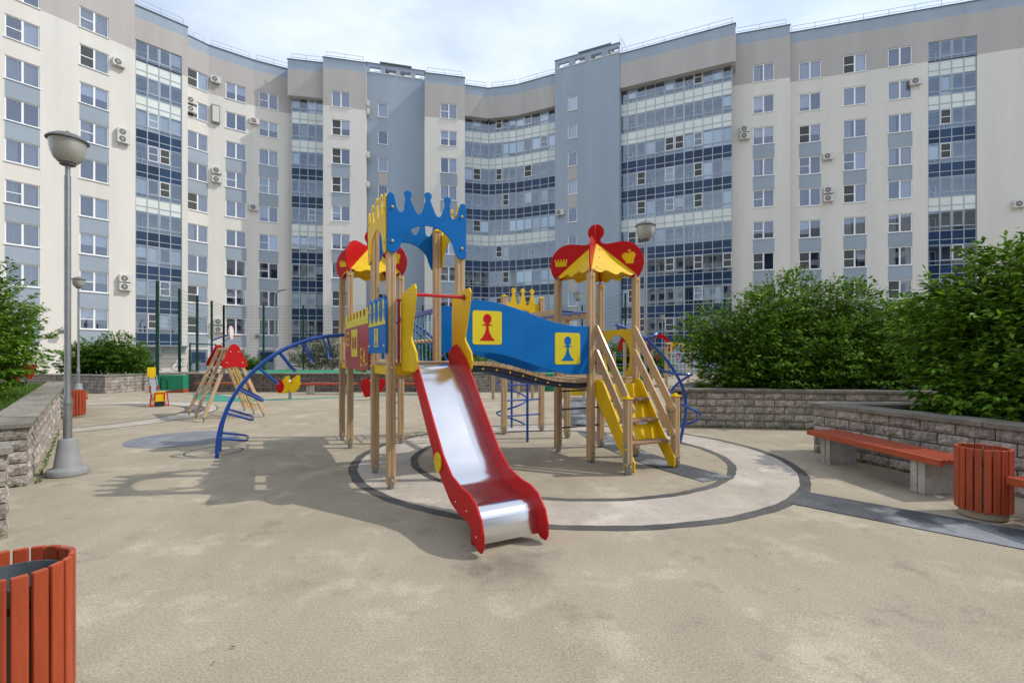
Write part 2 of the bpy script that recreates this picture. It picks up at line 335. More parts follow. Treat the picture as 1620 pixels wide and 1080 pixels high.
strip('ground_marking_teal', [G(545, 628).xy, G(640, 625).xy, G(760, 623).xy], .3, .004, 'rubberteal')
# stray fallen leaves and bits on the paving
lb = MB(); rr = random.Random(5)
for i in range(120):
    x, y = rr.uniform(-4.5, 5.0), rr.uniform(1.9, 8.5) ** 1.0
    a = rr.uniform(0, 6.28); l = rr.uniform(.004, .018); w = l * rr.uniform(.25, .5); ca, sa = math.cos(a), math.sin(a)
    lb.add([(x-ca*l, y-sa*l, .011), (x+sa*w, y-ca*w, .013), (x+ca*l, y+sa*l, .018), (x-sa*w, y+ca*w, .012)], [(0,1,2,3)])
tag(lb.build('fallen_leaves', MATS['debris'], fix=False), 'small dry brown leaf bits scattered over the beige paving', 'leaves', kind='stuff')

# ================================================================== stone planter walls
_bm = {}
def block_mesh(l, h, d, m):
    key = (round(l, 3), round(h, 3), m)
    if key not in _bm:
        L_ = []
        for k in range(6):
            rr = random.Random(hash(key[0] * 1000) + k); b = MB(); nx, nz = (5 if l > .25 else 3), 3; vs = []
            for j in range(nz + 1):
                for i in range(nx + 1):
                    e = i in (0, nx) or j in (0, nz)
                    vs.append((l*i/nx, 0 if e else -rr.uniform(.008, .03), h*j/nz))
            fs = [(j*(nx+1)+i, j*(nx+1)+i+1, (j+1)*(nx+1)+i+1, (j+1)*(nx+1)+i) for j in range(nz) for i in range(nx)]
            b.add(vs, fs)
            b.add([(0,0,0),(l,0,0),(l,d,0),(0,d,0),(0,0,h),(l,0,h),(l,d,h),(0,d,h)], [(0,3,2,1),(4,5,6,7),(1,2,6,5),(3,0,4,7)])
            me = b.mesh('block', fix=False); me.materials.append(MATS[m]); L_.append(me)
        _bm[key] = L_
    return random.choice(_bm[key])
def stone_wall(label, p0, p1, h=.84, rows=5, thick=.3, capw=.46, caplen=.8, capt=.06, bl=.4, m='stone', joined=False, ends=True, capback=True, grp='stone planter walls'):
    p0, p1 = Vector(p0), Vector(p1); d = p1 - p0; ln = d.length; rz = math.atan2(d.y, d.x)
    root = thing('planter_wall', label, 'wall', (p0.x, p0.y, 0), rz, grp)
    bh = (h - capt) / rows; gap = .013
    MB().box(.012, ln-.012, .016, thick-.012, 0, h-capt-.002).build('wall_core', MATS['mortar'], root)
    jb = MB()
    for r in range(rows):
        x = 0.; first = True
        while x < ln - .02:
            l = bl/2 if (first and r % 2) else bl
            first = False
            if x + l > ln - .08: l = ln - x
            if joined:
                q = -random.uniform(0, .02); jb.box(x+gap/2, x+l-gap/2, q, .03, r*bh+gap/2, (r+1)*bh-gap/2)
            else:
                me = block_mesh(round((l-gap)*50)/50 if abs(l-bl) > .01 else bl-gap, bh-gap, .05, m)
                o = inst('stone_block', me, root, (x+gap/2, 0, r*bh+gap/2), 0, ((l-gap)/(round((l-gap)*50)/50),1,1) if abs(l-bl) > .01 else None)
            x += l
        if ends and not joined:
            for xe, rzz, yo in ((0, -math.pi/2, thick), (ln, math.pi/2, 0)):
                me = block_mesh(thick-.014, bh-gap, .05, m)
                inst('stone_block', me, root, (xe, yo - .007 if yo else .007, r*bh+gap/2), rzz)
    if joined: tag(jb.build('stone_blocks', MATS[m], root), kind='stuff')
    n = max(1, round(ln / caplen)); cl = ln / n
    rr = random.Random(3)
    for i in range(n):
        x0 = i*cl - (.04 if i == 0 else 0); x1 = (i+1)*cl + (.04 if i == n-1 else 0); dz = rr.uniform(-.003, .003)
        MB().box(x0+.003, x1-.003, -.045+rr.uniform(-.004,.004), capw-.045, h-capt+dz, h+dz).build('cap_slab', MATS['cap'], root, bevel=.006)
    return root
stone_wall('long low stone planter wall running back behind the left lamp post', (-5.9, 5.85), (-13.6, 14.65), .77)
stone_wall('end of a stone planter wall cut by the left picture edge', (-5.05, 3.55), (-4.47, 4.25), .78, ends=True)
stone_wall('stone planter wall under the bushy shrub behind the back-left bin, shaded front', (-22.5, 21.0), (-16.5, 19.46), .75, joined=True)
stone_wall('short sunlit stone wall leading back to the green court corner', (-16.5, 19.46), (-15.4, 23.6), .75, joined=True)
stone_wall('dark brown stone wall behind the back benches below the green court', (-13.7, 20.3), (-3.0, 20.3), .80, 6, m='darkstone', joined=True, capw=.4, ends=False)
stone_wall('grey stone wall seen past the slide under the wavy bridge', (-3.0, 20.3), (1.4, 20.3), .80, 6, joined=True, capw=.4)
stone_wall('straight grey block planter wall behind the stairs at right', (3.45, 10.62), (9.4, 9.72), .84)
stone_wall('side of the right planter receding behind the blue curly climber', (6.6, 15.9), (3.45, 10.68), .84, joined=True)
stone_wall('near right block planter wall behind the red bench', (4.96, 7.9), (6.45, 2.75), .80)
stone_wall('back edge of the near right planter under the leafy shrub', (9.6, 8.05), (5.05, 8.02), .80, joined=True, ends=False)
def fill(name, pts, z, m='soil'): return sheet(name, pts, z, m)
fill('planter_soil', [(-6.15, 5.9), (-13.8, 14.7), (-30, 20), (-30, 4), (-6.2, 3)], .62)
fill('planter_soil', [(3.7, 10.9), (9.3, 10.0), (14, 10.2), (14, 15.5), (6.7, 15.7)], .70)
fill('planter_soil', [(5.2, 7.75), (6.6, 2.9), (13, 2.9), (13, 7.8)], .64)
fill('planter_soil', [(-22.5, 21.3), (-16.6, 19.8), (-15.6, 23.6), (-22.5, 24.5)], .60)
# sports court: raised green surface behind the dark wall
MB().box(-13.4, 6.0, 20.7, 26.0, 0, .74).build('sports_court', MATS['courtgreen'])
tag(bpy.data.objects['sports_court'], kind='structure')

# ================================================================== the apartment building
ZT, ST, NR = 28.35, 2.9, 9                       # window head of the top row, storey height, rows
BAND = 26.70
BASE = V3(0, 46, 0)
bld = thing('apartment_building', 'long curved ten-storey apartment block with cream, grey and blue walls and glazed balconies', 'building', BASE)
SP = [False, False, True, True, False, True, True, True, True]    # coloured panel below row k
class Sec:
    def __init__(s, p0, p1, roof, depth=4.):
        s.p0, s.p1, s.roof, s.depth = Vector(p0), Vector(p1), roof, depth
        d = s.p1 - s.p0; s.len = d.length; s.a = d.normalized(); s.n = Vector((s.a.y, -s.a.x)); s.rz = math.atan2(d.y, d.x)
    def s_at(s, px):
        r = (px - 810) / FPX; return (r * s.p0.y - s.p0.x) / (s.a.x - r * s.a.y)
    def w(s, t, out=0, z=0):
        q = s.p0 + s.a * t + s.n * out; return V3(q.x, q.y, z) - BASE
    def z_at(s, px, py): return EYE + (HY - py) * (s.p0 + s.a * s.s_at(px)).y / FPX
def wall_mesh(sec, z0, z1, ops, rev=.16):
    b = MB(); ops = [o for o in ops if o[3] > z0 + .01 and o[2] < z1 - .01]
    xs = sorted({0., sec.len} | {o[0] for o in ops} | {o[1] for o in ops}); zs = sorted({z0, z1} | {max(z0, o[2]) for o in ops} | {min(z1, o[3]) for o in ops})
    for i in range(len(xs)-1):
        run = None
        for j in range(len(zs)-1):
            cx, cz = (xs[i]+xs[i+1])/2, (zs[j]+zs[j+1])/2
            if any(o[0] < cx < o[1] and o[2] < cz < o[3] for o in ops): continue
            b.add([sec.w(xs[i], 0, zs[j]), sec.w(xs[i+1], 0, zs[j]), sec.w(xs[i+1], 0, zs[j+1]), sec.w(xs[i], 0, zs[j+1])], [(0,1,2,3)])
    for o in ops:
        a0, a1, c0, c1 = o[0], o[1], max(z0, o[2]), min(z1, o[3])
        P = lambda t, u, z: sec.w(t, -u, z)
        b.add([P(a0,0,c0), P(a0,rev,c0), P(a0,rev,c1), P(a0,0,c1)], [(0,1,2,3)])
        b.add([P(a1,0,c0), P(a1,rev,c0), P(a1,rev,c1), P(a1,0,c1)], [(3,2,1,0)])
        b.add([P(a0,0,c1), P(a1,0,c1), P(a1,rev,c1), P(a0,rev,c1)], [(3,2,1,0)])
        b.add([P(a0,0,c0), P(a1,0,c0), P(a1,rev,c0), P(a0,rev,c0)], [(0,1,2,3)])
    D = sec.depth
    b.add([sec.w(0,0,z0), sec.w(0,-D,z0), sec.w(0,-D,z1), sec.w(0,0,z1)], [(3,2,1,0)])
    b.add([sec.w(sec.len,0,z0), sec.w(sec.len,-D,z0), sec.w(sec.len,-D,z1), sec.w(sec.len,0,z1)], [(0,1,2,3)])
    b.add([sec.w(0,0,z1), sec.w(sec.len,0,z1), sec.w(sec.len,-D,z1), sec.w(0,-D,z1)], [(0,1,2,3)])
    b.add([sec.w(0,0,z0), sec.w(sec.len,0,z0), sec.w(sec.len,-D,z0), sec.w(0,-D,z0)], [(3,2,1,0)])
    return b
# ---- shared window meshes; local x along wall, -y outward, origin at lower left of opening
def frame_mesh(w, h, split=.5, trans=()):
    b = MB(); f = .075; y0, y1 = .07, .14
    b.box(0, w, y0, y1, 0, f); b.box(0, w, y0, y1, h-f, h); b.box(0, f, y0, y1, f, h-f); b.box(w-f, w, y0, y1, f, h-f)
    if split: b.box(w*split-.06, w*split+.06, y0-.008, y1, f, h-f)
    for (a0, a1, zz) in trans: b.box(w*a0+.03, w*a1-.03, y0-.006, y1-.02, zz-.03, zz+.03)
    b.box(-.05, w+.05, -.075, .10, -.05, .002)
    me = b.mesh('window', fix=False); me.materials.append(MATS['upvc']); return me
def plane_mesh(name, m, x0, x1, z0, z1, y=0., t=.01):
    me = MB().box(x0, x1, y, y+t, z0, z1).mesh(name, fix=False); me.materials.append(MATS[m]); return me
def room_mesh(w, h):
    b = MB(); d = .9
    b.add([(0,.15,0),(w,.15,0),(w,d,0),(0,d,0),(0,.15,h),(w,.15,h),(w,d,h),(0,d,h)], [(0,1,2,3),(7,6,5,4),(3,2,6,7),(0,3,7,4),(1,5,6,2)])
    me = b.mesh('room', fix=False); me.materials.append(MATS['room']); return me
def curtain_mesh(x0, x1, z0, z1, m='curtain', y=.26, amp=.035, n=None):
    n = n or max(6, int((x1-x0)/.05)); vs = []
    for i in range(n+1):
        x = x0+(x1-x0)*i/n; yy = y + amp*math.sin(i*1.9)+amp*.5*math.sin(i*.77+1); vs += [(x, yy, z0), (x, yy, z1)]
    me = MB().add(vs, [(2*i, 2*i+2, 2*i+3, 2*i+1) for i in range(n)]).mesh('curtain', smooth=True, fix=False); me.materials.append(MATS[m]); return me
WW, WH = 1.78, 1.62
FR = [frame_mesh(WW, WH), frame_mesh(WW, WH, .5, ((0, .5, .78),)), frame_mesh(WW, WH, .5)]
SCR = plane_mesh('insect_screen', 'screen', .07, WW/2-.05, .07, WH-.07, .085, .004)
FRS = frame_mesh(1.02, 1.5, 0)
PN = [plane_mesh('pane', 'glass', .08, WW/2-.06, .08, WH-.08, .10), plane_mesh('pane', 'glass', WW/2+.06, WW-.08, .08, WH-.08, .10)]
PNS = plane_mesh('pane', 'glass', .07, .95, .07, 1.43, .10)
RM, RMS = room_mesh(WW, WH), room_mesh(1.02, 1.5)
CU = [curtain_mesh(.05, WW-.05, .1, WH), curtain_mesh(.05, WW*.38, .05, WH), curtain_mesh(WW*.55, WW-.05, .05, WH), curtain_mesh(.06, WW-.06, .75, WH, 'blind', .24, .004),
      curtain_mesh(.06, WW*.48, .4, WH, 'blind', .22, .004), curtain_mesh(WW*.52, WW-.06, .1, WH, 'blind', .22, .004), curtain_mesh(.05, WW-.05, .05, WH, 'curtain', .28, .05)]
CUS = curtain_mesh(.08, .94, .1, 1.45, 'blind', .24, .01)
PANEL = {}
rw = random.Random(21)
def window(sec, s0, zb, small=False):
    loc = sec.w(s0, 0, zb); fr = FRS if small else rw.choice((FR[0], FR[0], FR[1], FR[2], FR[1])); w = inst('window', fr, bld, loc, sec.rz)
    if small:
        inst('pane', PNS, w); inst('room', RMS, w)
        if rw.random() < .35: inst('curtain', CUS, w)
    else:
        for p in PN: inst('pane', p, w)
        inst('room', RM, w)
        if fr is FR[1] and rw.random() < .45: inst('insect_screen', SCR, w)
        r = rw.random()
        if r < .26: inst('curtain', CU[0] if rw.random() < .6 else CU[6], w)
        elif r < .46: inst('curtain', CU[1], w); inst('curtain', CU[2], w)
        elif r < .57: inst('curtain', CU[3], w)
        elif r < .72: inst('curtain', rw.choice(CU[4:6]), w)
    return w
def spandrel(sec, s0, w, z0, z1, m='bluepanel'):
    k = (round(w, 2), round(z1-z0, 2), m)
    if k not in PANEL: PANEL[k] = plane_mesh('spandrel_panel', m, 0, w, 0, z1-z0, -.012, .03)
    inst('spandrel_panel', PANEL[k], bld, sec.w(s0, 0, z0), sec.rz)
def railing(sec, z):
    b = MB(); n = max(2, int(sec.len / 1.9))
    for i in range(n + 1):
        t = .25 + (sec.len - .5) * i / n; b.tube([sec.w(t, -.35, z), sec.w(t, -.35, z + .75)], .022, 5)
    for h in (.40, .75): b.tube([sec.w(.25, -.35, z + h), sec.w(sec.len-.25, -.35, z + h)], .02, 5)
    b.build('roof_railing', MATS['alu'], bld)
def section(px0, z0, px1, z1, roof, cols=(), zbot=-.3, extra=(), rail=True, small=False, mats=('cream', 'greyplaster', 'blueplaster'), skip=(), parapet=.95, band=BAND, nrow=NR):
    sec = Sec(PX(px0, z0), PX(px1, z1), roof); ops = list(extra); ww, wh = (1.02, 1.5) if small else (WW, WH)
    for ci, px in enumerate(cols):
        c = sec.s_at(px); s0 = c - ww/2
        for k in range(nrow):
            zt = ZT - ST*k; zb = zt - wh
            if (ci, k) in skip: continue
            ops.append((s0, s0+ww, zb, zt)); window(sec, s0, zb, small)
            if SP[k]: spandrel(sec, s0, ww, max(zb - (ST - wh) + .012, -.2) if k < NR - 1 else zb - 1.25, zb - .055, 'beigepanel' if small else 'bluepanel')
    if zbot < band - .1: wall_mesh(sec, zbot, band, ops).build('wall', MATS[mats[0]], bld, fix=False)
    wall_mesh(sec, max(band, zbot), roof - parapet, ops).build('upper_wall', MATS[mats[1]], bld, fix=False)
    wall_mesh(sec, roof - parapet, roof, []).build('parapet', MATS[mats[2]], bld, fix=False)
    b = MB(); c = (sec.w(0, .06, 0) + sec.w(sec.len, -.5, 0)) / 2
    if not small: b.obox(c + EZ * (roof + .03), V3(sec.a.x, sec.a.y, 0) * (sec.len/2 + .05), V3(sec.n.x, sec.n.y, 0) * .30, EZ * .03).build('parapet_flashing', MATS['flashing'], bld)
    if rail: railing(sec, roof + .06)
    return sec
_bay = {}
rb = random.Random(77)
def bay(p0, p1, n, out=.0, top=ZT, rows=NR, white=.4, depth=1.3, sash=None, zend=None):
    sec = Sec(p0, p1, 0); cw = sec.len / n; key = round(cw, 3)
    f = MB(); O = lambda t, o, z: sec.w(t, o, z)
    def fbar(t0, t1, z0, z1, pr): 
        f.add([O(t0,pr,z0), O(t1,pr,z0), O(t1,pr,z1), O(t0,pr,z1), O(t0,-.06,z0), O(t1,-.06,z0), O(t1,-.06,z1), O(t0,-.06,z1)], [(0,1,2,3),(0,3,7,4),(1,5,6,2),(3,2,6,7),(0,4,5,1)])
    bot = top - ST*rows
    for i in range(n + 1):
        hw = .055 if i in (0, n) else .032; fbar(max(0, i*cw-hw), min(sec.len, i*cw+hw), bot, top, .035)
    for k in range(rows):
        zt = top - ST*k
        for z in (zt-.03, zt-1.37, zt-1.72, zt-2.47): fbar(0, sec.len, z-.03, z+.03, .03)
    fbar(0, sec.len, bot-.04, bot+.04, .05)
    f.build('glazing_frame', MATS['alu'], bld, fix=False)
    if key not in _bay:
        g1 = MB().box(.03, cw-.03, 0, .008, -1.34, -.06).box(.03, cw-.03, 0, .008, -1.69, -1.40).mesh('balcony_pane', fix=False); g1.materials.append(MATS['bayglass'])
        sps = []
        for m in ('spcream', 'spdark'):
            q = MB().box(.03, cw-.03, 0, .02, -2.44, -1.75).box(.03, cw-.03, 0, .02, -2.90, -2.50).mesh('spandrel_glass', fix=False); q.materials.append(MATS[m]); sps.append(q)
        s_ = MB(); x0, x1, z0, z1, w_ = .05, cw-.05, -1.33, -.07, .075
        w_ = .05; s_.box(x0, x1, -.03, .02, z0, z0+w_).box(x0, x1, -.03, .02, z1-w_, z1).box(x0, x0+w_, -.03, .02, z0+w_, z1-w_).box(x1-w_, x1, -.03, .02, z0+w_, z1-w_)
        sm = s_.mesh('sash', fix=False); sm.materials.append(MATS['alu'])
        s2 = MB(); s2.add(s_.v, s_.f); s2.box(x0+w_, x1-w_, -.02, .01, -.74, -.69); sm2 = s2.mesh('sash', fix=False); sm2.materials.append(MATS['upvc'])
        bl = [curtain_mesh(.04, cw-.04, zz, -.05, mm, .09, .006) for zz, mm in ((-1.69, 'blind'), (-1.35, 'blind'), (-1.05, 'blind'), (-1.69, 'curtain'), (-1.3, 'blindwarm'))]
        for q in bl: q.name = 'blind'
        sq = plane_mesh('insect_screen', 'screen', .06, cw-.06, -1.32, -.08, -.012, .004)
        _bay[key] = (g1, sps, sm, sm2, bl, sq)
    g1, sps, sm, sm2, bl, sq = _bay[key]
    for k in range(rows):
        zt = top - ST*k; allw = rb.random() < white * .45
        for i in range(n):
            p = sec.w(i*cw, 0, zt); inst('balcony_pane', g1, bld, p, sec.rz); inst('spandrel_glass', sps[1 if SP[k] else 0], bld, p, sec.rz)
            r = rb.random()
            if sash and i in sash:
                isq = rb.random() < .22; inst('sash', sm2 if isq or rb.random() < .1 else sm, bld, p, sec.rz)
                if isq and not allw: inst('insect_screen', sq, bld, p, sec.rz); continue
            if allw and r < .85: inst('blind', bl[0] if rb.random() < .6 else bl[1], bld, p, sec.rz)
            elif r < white * .52: inst('blind', bl[min(4, int(rb.random() * 4.12))], bld, p, sec.rz)
    it = MB(); dk = MB(); wf = MB()
    it.add([O(0,-depth,bot), O(sec.len,-depth,bot), O(sec.len,-depth,top), O(0,-depth,top)], [(0,1,2,3)])
    for t in (0, sec.len): it.add([O(t,-.06,bot), O(t,-depth,bot), O(t,-depth,top), O(t,-.06,top)], [(0,1,2,3)])
    for k in range(rows + 1):
        z = top - ST*k
        it.add([O(0,-.07,z), O(sec.len,-.07,z), O(sec.len,-depth,z), O(0,-depth,z), O(0,-.07,z-.2 if k else z+.2), O(sec.len,-.07,z-.2 if k else z+.2), O(sec.len,-depth,z-.2 if k else z+.2), O(0,-depth,z-.2 if k else z+.2)], [(0,1,2,3),(4,5,6,7),(0,1,5,4)])
        if k < rows:
            i = .3
            while i < sec.len - 1.6:
                w_ = rb.choice((.8, 1.4)); d = depth - .03
                z0, z1 = (z - 2.6, z - .35) if w_ < 1 else (z - 1.75, z - .35)
                dk.add([O(i,-d,z0), O(i+w_,-d,z0), O(i+w_,-d,z1), O(i,-d,z1)], [(0,1,2,3)])
                for (q0, q1, e0, e1) in ((i-.06, i+.03, z0, z1), (i+w_-.03, i+w_+.06, z0, z1), (i, i+w_, z1-.04, z1+.06), (i, i+w_, z0-.05, z0+.04), (i+w_/2-.04, i+w_/2+.04, z0, z1)):
                    wf.add([O(q0,-d+.02,e0), O(q1,-d+.02,e0), O(q1,-d+.02,e1), O(q0,-d+.02,e1)], [(0,1,2,3)])
                i += w_ + rb.choice((1.2, 1.9, 2.6))
    it.build('balcony_interior', MATS['balcony'], bld, fix=False)
    dk.build('balcony_door', MATS['spdark'], bld, fix=False); wf.build('balcony_door_frame', MATS['upvc'], bld, fix=False)
    return sec
# ---- the wings, left to right (photo column, distance)
t = -3.0; q0 = PX(150, 37.6) + (PX(150, 37.6) - PX(35, 34.3)) * 2.6 * -1 * 1.0
def ext(pa, za, pb, zb, px):                       # distance at column px on the plan line through two points
    a, b = PX(pa, za), PX(pb, zb); d = b - a; r = (px - 810) / FPX; k = (r * a.y - a.x) / (d.x - r * d.y); return (a + d * k).y
S1 = section(-330, ext(35, 34.3, 150, 37.6, -330), 213.5, ext(35, 34.3, 150, 37.6, 213.5), 32.4, (-95, 36, 149.5), rail=False)
z2a, z2b = 40.73, 43.55
s2 = Sec(PX(213, z2a), PX(297, z2b), 31.2); t2 = s2.s_at(288)
S2 = section(213, z2a, 297, z2b, 31.2, (), extra=[(.05, t2, ZT - ST*NR, ZT), ])
bay(s2.p0 + s2.a*.05 - s2.n*.1, s2.p0 + s2.a*t2 - s2.n*.1, 4, white=.45, sash=(1, 2))
S3a = section(288, 44.4, 330, 46.25, 31.3, (313,)); S3b = section(330, 46.25, 401, 48.6, 31.3, (373.5,)); S3c = section(401, 48.6, 464, 50.4, 31.3, (425,))
S4 = section(455, 48.9, 512, 49.6, 31.6, (), zbot=27.95, band=27.95)
bay(PX(461, 49.55), PX(513, 50.2), 4, white=.4, sash=(0, 2))
section(461, 49.65, 513, 50.3, 2.3, (), zbot=-.3, rail=False, band=1.2, parapet=.1, mats=('cream', 'cream', 'cream'))
S5 = section(511, 48.5, 579, 49.5, 31.55, (539.5,))
S6 = section(579, 50.8, 673, 52.4, 31.0, (606,), small=True, mats=('blueplaster',)*3, extra=[], rail=False)
S7 = section(672, 50.8, 735.5, 51.7, 31.3, (710,))
S8 = [section(735, 53.1, 773, 53.8, 31.3, (), zbot=27.95, band=27.95), section(773, 53.8, 817, 53.1, 31.3, (), zbot=27.95, band=27.95), section(817, 53.1, 880, 51.0, 31.3, (), zbot=27.95, band=27.95)]
bay(PX(735, 53.8), PX(773.5, 54.5), 3, white=.45, sash=(1,)); bay(PX(773.5, 54.5), PX(816.5, 53.75), 4, white=.4, sash=(1, 2)); bay(PX(816.5, 53.75), PX(881, 51.75), 5, white=.75, sash=(1, 3))
section(730, 53.9, 884, 52.0, 2.3, (), rail=False, band=1.2, parapet=.1, mats=('greyplaster',)*3)
S9 = section(878, 50.6, 980, 47.6, 31.0, (905.5,), small=True, mats=('blueplaster',)*3, rail=False)
S10 = section(980, 47.7, 1163.5, 43.2, 31.3, (), zbot=27.95, band=27.95)
pa, pb = PX(979, 48.45), PX(1158.5, 43.95); pm = pa + (pb - pa) * .60
bay(pa, pm, 7, white=.3, sash=(1, 2, 5, 6)); bay(pm, pb, 5, white=.45, sash=(1, 4))
section(979, 48.6, 1160, 44.1, 2.3, (), rail=False, band=1.2, parapet=.1, mats=('blueplaster',)*3)
S11 = section(1158, 45.05, 1250, 43.62, 31.45, (1208,))
z12 = lambda px: ext(1281, 43.9, 1545, 40.3, px)
s12 = Sec(PX(1249, z12(1249)), PX(2000, z12(2000)), 31.2); ta, tb = s12.s_at(1468), s12.s_at(1546)
S12 = section(1249, z12(1249), 2000, z12(2000), 31.2, (1281.5, 1352.5, 1424, 1655, 1745), extra=[(ta, tb, ZT - ST*NR, ZT)])
bay(s12.p0 + s12.a*(ta+.02) - s12.n*.1, s12.p0 + s12.a*(tb-.02) - s12.n*.1, 4, white=.3, sash=(1, 2))
# screen wall with four openings on top of each blue stair tower
for sec in (S6, S9):
    sc = Sec(sec.p0, sec.p1, 0, .3); ops = []
    for i in range(4):
        t0 = sec.len * (.055 + .255 * i); ops.append((t0 + .05, t0 + 1.15, 31.50, 32.02))
        c = sec.w(t0 + .60, -.02, 31.48); A, Nn = V3(sec.a.x, sec.a.y, 0), V3(sec.n.x, sec.n.y, 0)
        MB().obox(c, A*.70, Nn*.09, EZ*.035).obox(c + A*.2 + EZ*.2 - Nn*.12, A*.32, Nn*.02, EZ*.10).build('opening_sill', MATS['white'], bld)
    wall_mesh(sc, 31.0, 32.4, ops, .3).build('screen_wall', MATS['blueplaster'], bld, fix=False)
    c = (sc.w(0, .05, 0) + sc.w(sc.len, -.35, 0)) / 2
    MB().obox(c + EZ*32.43, V3(sc.a.x, sc.a.y, 0)*(sc.len/2+.05), V3(sc.n.x, sc.n.y, 0)*.22, EZ*.03).build('parapet_flashing', MATS['flashing'], bld); sec.roof = 32.4
# roof plant
def roofbox(sec, f0, f1, h, m='flashing', back=1.6):
    c = (sec.w(sec.len*f0, -back, 0) + sec.w(sec.len*f1, -back, 0)) / 2
    b = MB(); b.obox(c + EZ*(sec.roof + h/2), V3(sec.a.x, sec.a.y, 0)*sec.len*(f1-f0)/2, V3(sec.n.x, sec.n.y, 0)*.6, EZ*h/2)
    b.obox(c + EZ*(sec.roof + h+.04), V3(sec.a.x, sec.a.y, 0)*(sec.len*(f1-f0)/2+.15), V3(sec.n.x, sec.n.y, 0)*.75, EZ*.05); b.build('roof_housing', MATS[m], bld)
roofbox(S6, .25, .75, .75); roofbox(S9, .35, .82, .75); roofbox(S12, .12, .18, .5); roofbox(S10, .02, .10, .5); roofbox(S3a, .2, .8, .35)
for i in (0, 1): MB().tube([S9.w(S9.len*.97, -1-i*.8, S9.roof), S9.w(S9.len*.97, -1-i*.8, S9.roof+1.5), S9.w(S9.len*.97+.5, -1-i*.8, S9.roof+.3)], .03, 5).build('roof_ladder', MATS['galv'], bld)
# entrance door and canopy under the left bay
dz = 2.15; t0, t1 = S2.s_at(222), S2.s_at(246)
A, Nn = V3(S2.a.x, S2.a.y, 0), V3(S2.n.x, S2.n.y, 0)
dc = (S2.w(t0) + S2.w(t1)) / 2; hw = (t1-t0)/2
dr = MB().obox(dc + Nn*.03 + EZ*dz/2, A*hw, Nn*.03, EZ*dz/2).build('entrance_door', MATS['doorblue'], bld)
MB().obox(dc + Nn*.065 + EZ*1.45 - A*hw*.25, A*hw*.42, Nn*.006, EZ*.42).build('door_window', MATS['spdark'], dr)
MB().obox(dc + Nn*.08 + EZ*1.0 + A*hw*.75, A*.03, Nn*.03, EZ*.14).build('door_handle', MATS['galv'], dr)
cp = MB(); cp.obox(dc + Nn*.6 + EZ*2.32 + A*1.1, A*(hw+1.3), Nn*.6, EZ*.05); cp.tube([dc + Nn*.05 + A*(hw+.3) + EZ*1.3, dc + Nn*.5 + A*(hw+.6) + EZ*2.1, dc + Nn*1.1 + A*(hw+1) + EZ*2.27], .03, 6)
cp.build('entrance_canopy', MATS['alu'], bld)
MB().obox(S2.w(S2.s_at(275), .02, 1.95), A*.9, Nn*.02, EZ*.32).build('sign_plate', MATS['alu'], bld)
for px in (330, 372, 422): 
    sc = S3a if px == 330 else (S3b if px == 372 else S3c); c = sc.w(min(sc.len-.9, max(.9, sc.s_at(px))), .03, 1.0)
    A2, N2 = V3(sc.a.x, sc.a.y, 0), V3(sc.n.x, sc.n.y, 0)
    d = MB().obox(c, A2*.8, N2*.03, EZ*1.05).build('entrance_door', MATS['doorblue'], bld); MB().obox(c + N2*.035 + EZ*.3, A2*.6, N2*.008, EZ*.5).build('door_window', MATS['spdark'], d)

# ---- air conditioners: things on the wall
acm = MB().box(-.42, .42, -.36, -.06, 0, .56).mesh('case', fix=False); acm.materials.append(MATS['acwhite'])
_f = MB().disc((-.10, -.362, .28), (0, -1, 0), .225, .012, 18).mesh('fan_grille'); _f.materials.append(MATS['lampcap'])
_g = MB().disc((-.10, -.375, .28), (0, -1, 0), .05, .01, 12)
for a in range(0, 360, 45): _g.obox(V3(-.10 + .13*math.cos(R(a)), -.38, .28 + .13*math.sin(R(a))), V3(math.cos(R(a)), 0, math.sin(R(a)))*.09, V3(-math.sin(R(a)), 0, math.cos(R(a)))*.006, EY*.004)
_gm = _g.mesh('grille_bars'); _gm.materials.append(MATS['acwhite'])
_k = MB().box(-.32, -.27, -.38, 0, -.05, -.001).box(.27, .32, -.38, 0, -.05, -.001).box(-.32, -.27, -.04, 0, -.3, -.05).box(.27, .32, -.04, 0, -.3, -.05).mesh('bracket', fix=False); _k.materials.append(MATS['acwhite'])
def ac(sec, px, py, label, side=False, s=1.0):
    if side:
        p = sec.w(sec.len, -px, py) + BASE; rz = sec.rz + math.pi/2
    else:
        p = sec.w(sec.s_at(px), 0, sec.z_at(px, py) - .28) + BASE; rz = sec.rz
    r = thing('air_conditioner', label, 'air conditioner', p, rz, 'air conditioners on the facade')
    for nm, me in (('case', acm), ('fan_grille', _f), ('grille_bars', _gm), ('bracket', _k)): inst(nm, me, r)
    r.scale = (s,)*3
ac(S1, 187, 101, 'white air conditioner beside the second-row window on the left sunlit wall')
ac(S1, 194, 211, 'upper of two stacked air conditioners beside the fourth-row window of the left wall'); ac(S1, 194, 222, 'lower of two stacked air conditioners beside the fourth-row window of the left wall')
ac(S1, 197, 441, 'upper of the stacked air conditioners low on the left wall near the lamp'); ac(S1, 197, 454, 'lower of the stacked air conditioners low on the left wall near the lamp')
ac(S3b, 341, 128, 'air conditioner high on the grey band between the two left window columns')
ac(S3b, 402, 193, 'air conditioner between the two windows of the second row, left curved wall')
ac(S3b, 343, 271, 'upper of two stacked air conditioners in the middle of the left curved wall'); ac(S3b, 343, 285, 'lower of two stacked air conditioners in the middle of the left curved wall')
ac(S3b, 401, 329, 'single air conditioner halfway down the left curved wall')
ac(S3b, 346, 509, 'upper air conditioner behind the court fence near the ground floor'); ac(S3b, 346, 521, 'lower air conditioner behind the court fence near the ground floor')
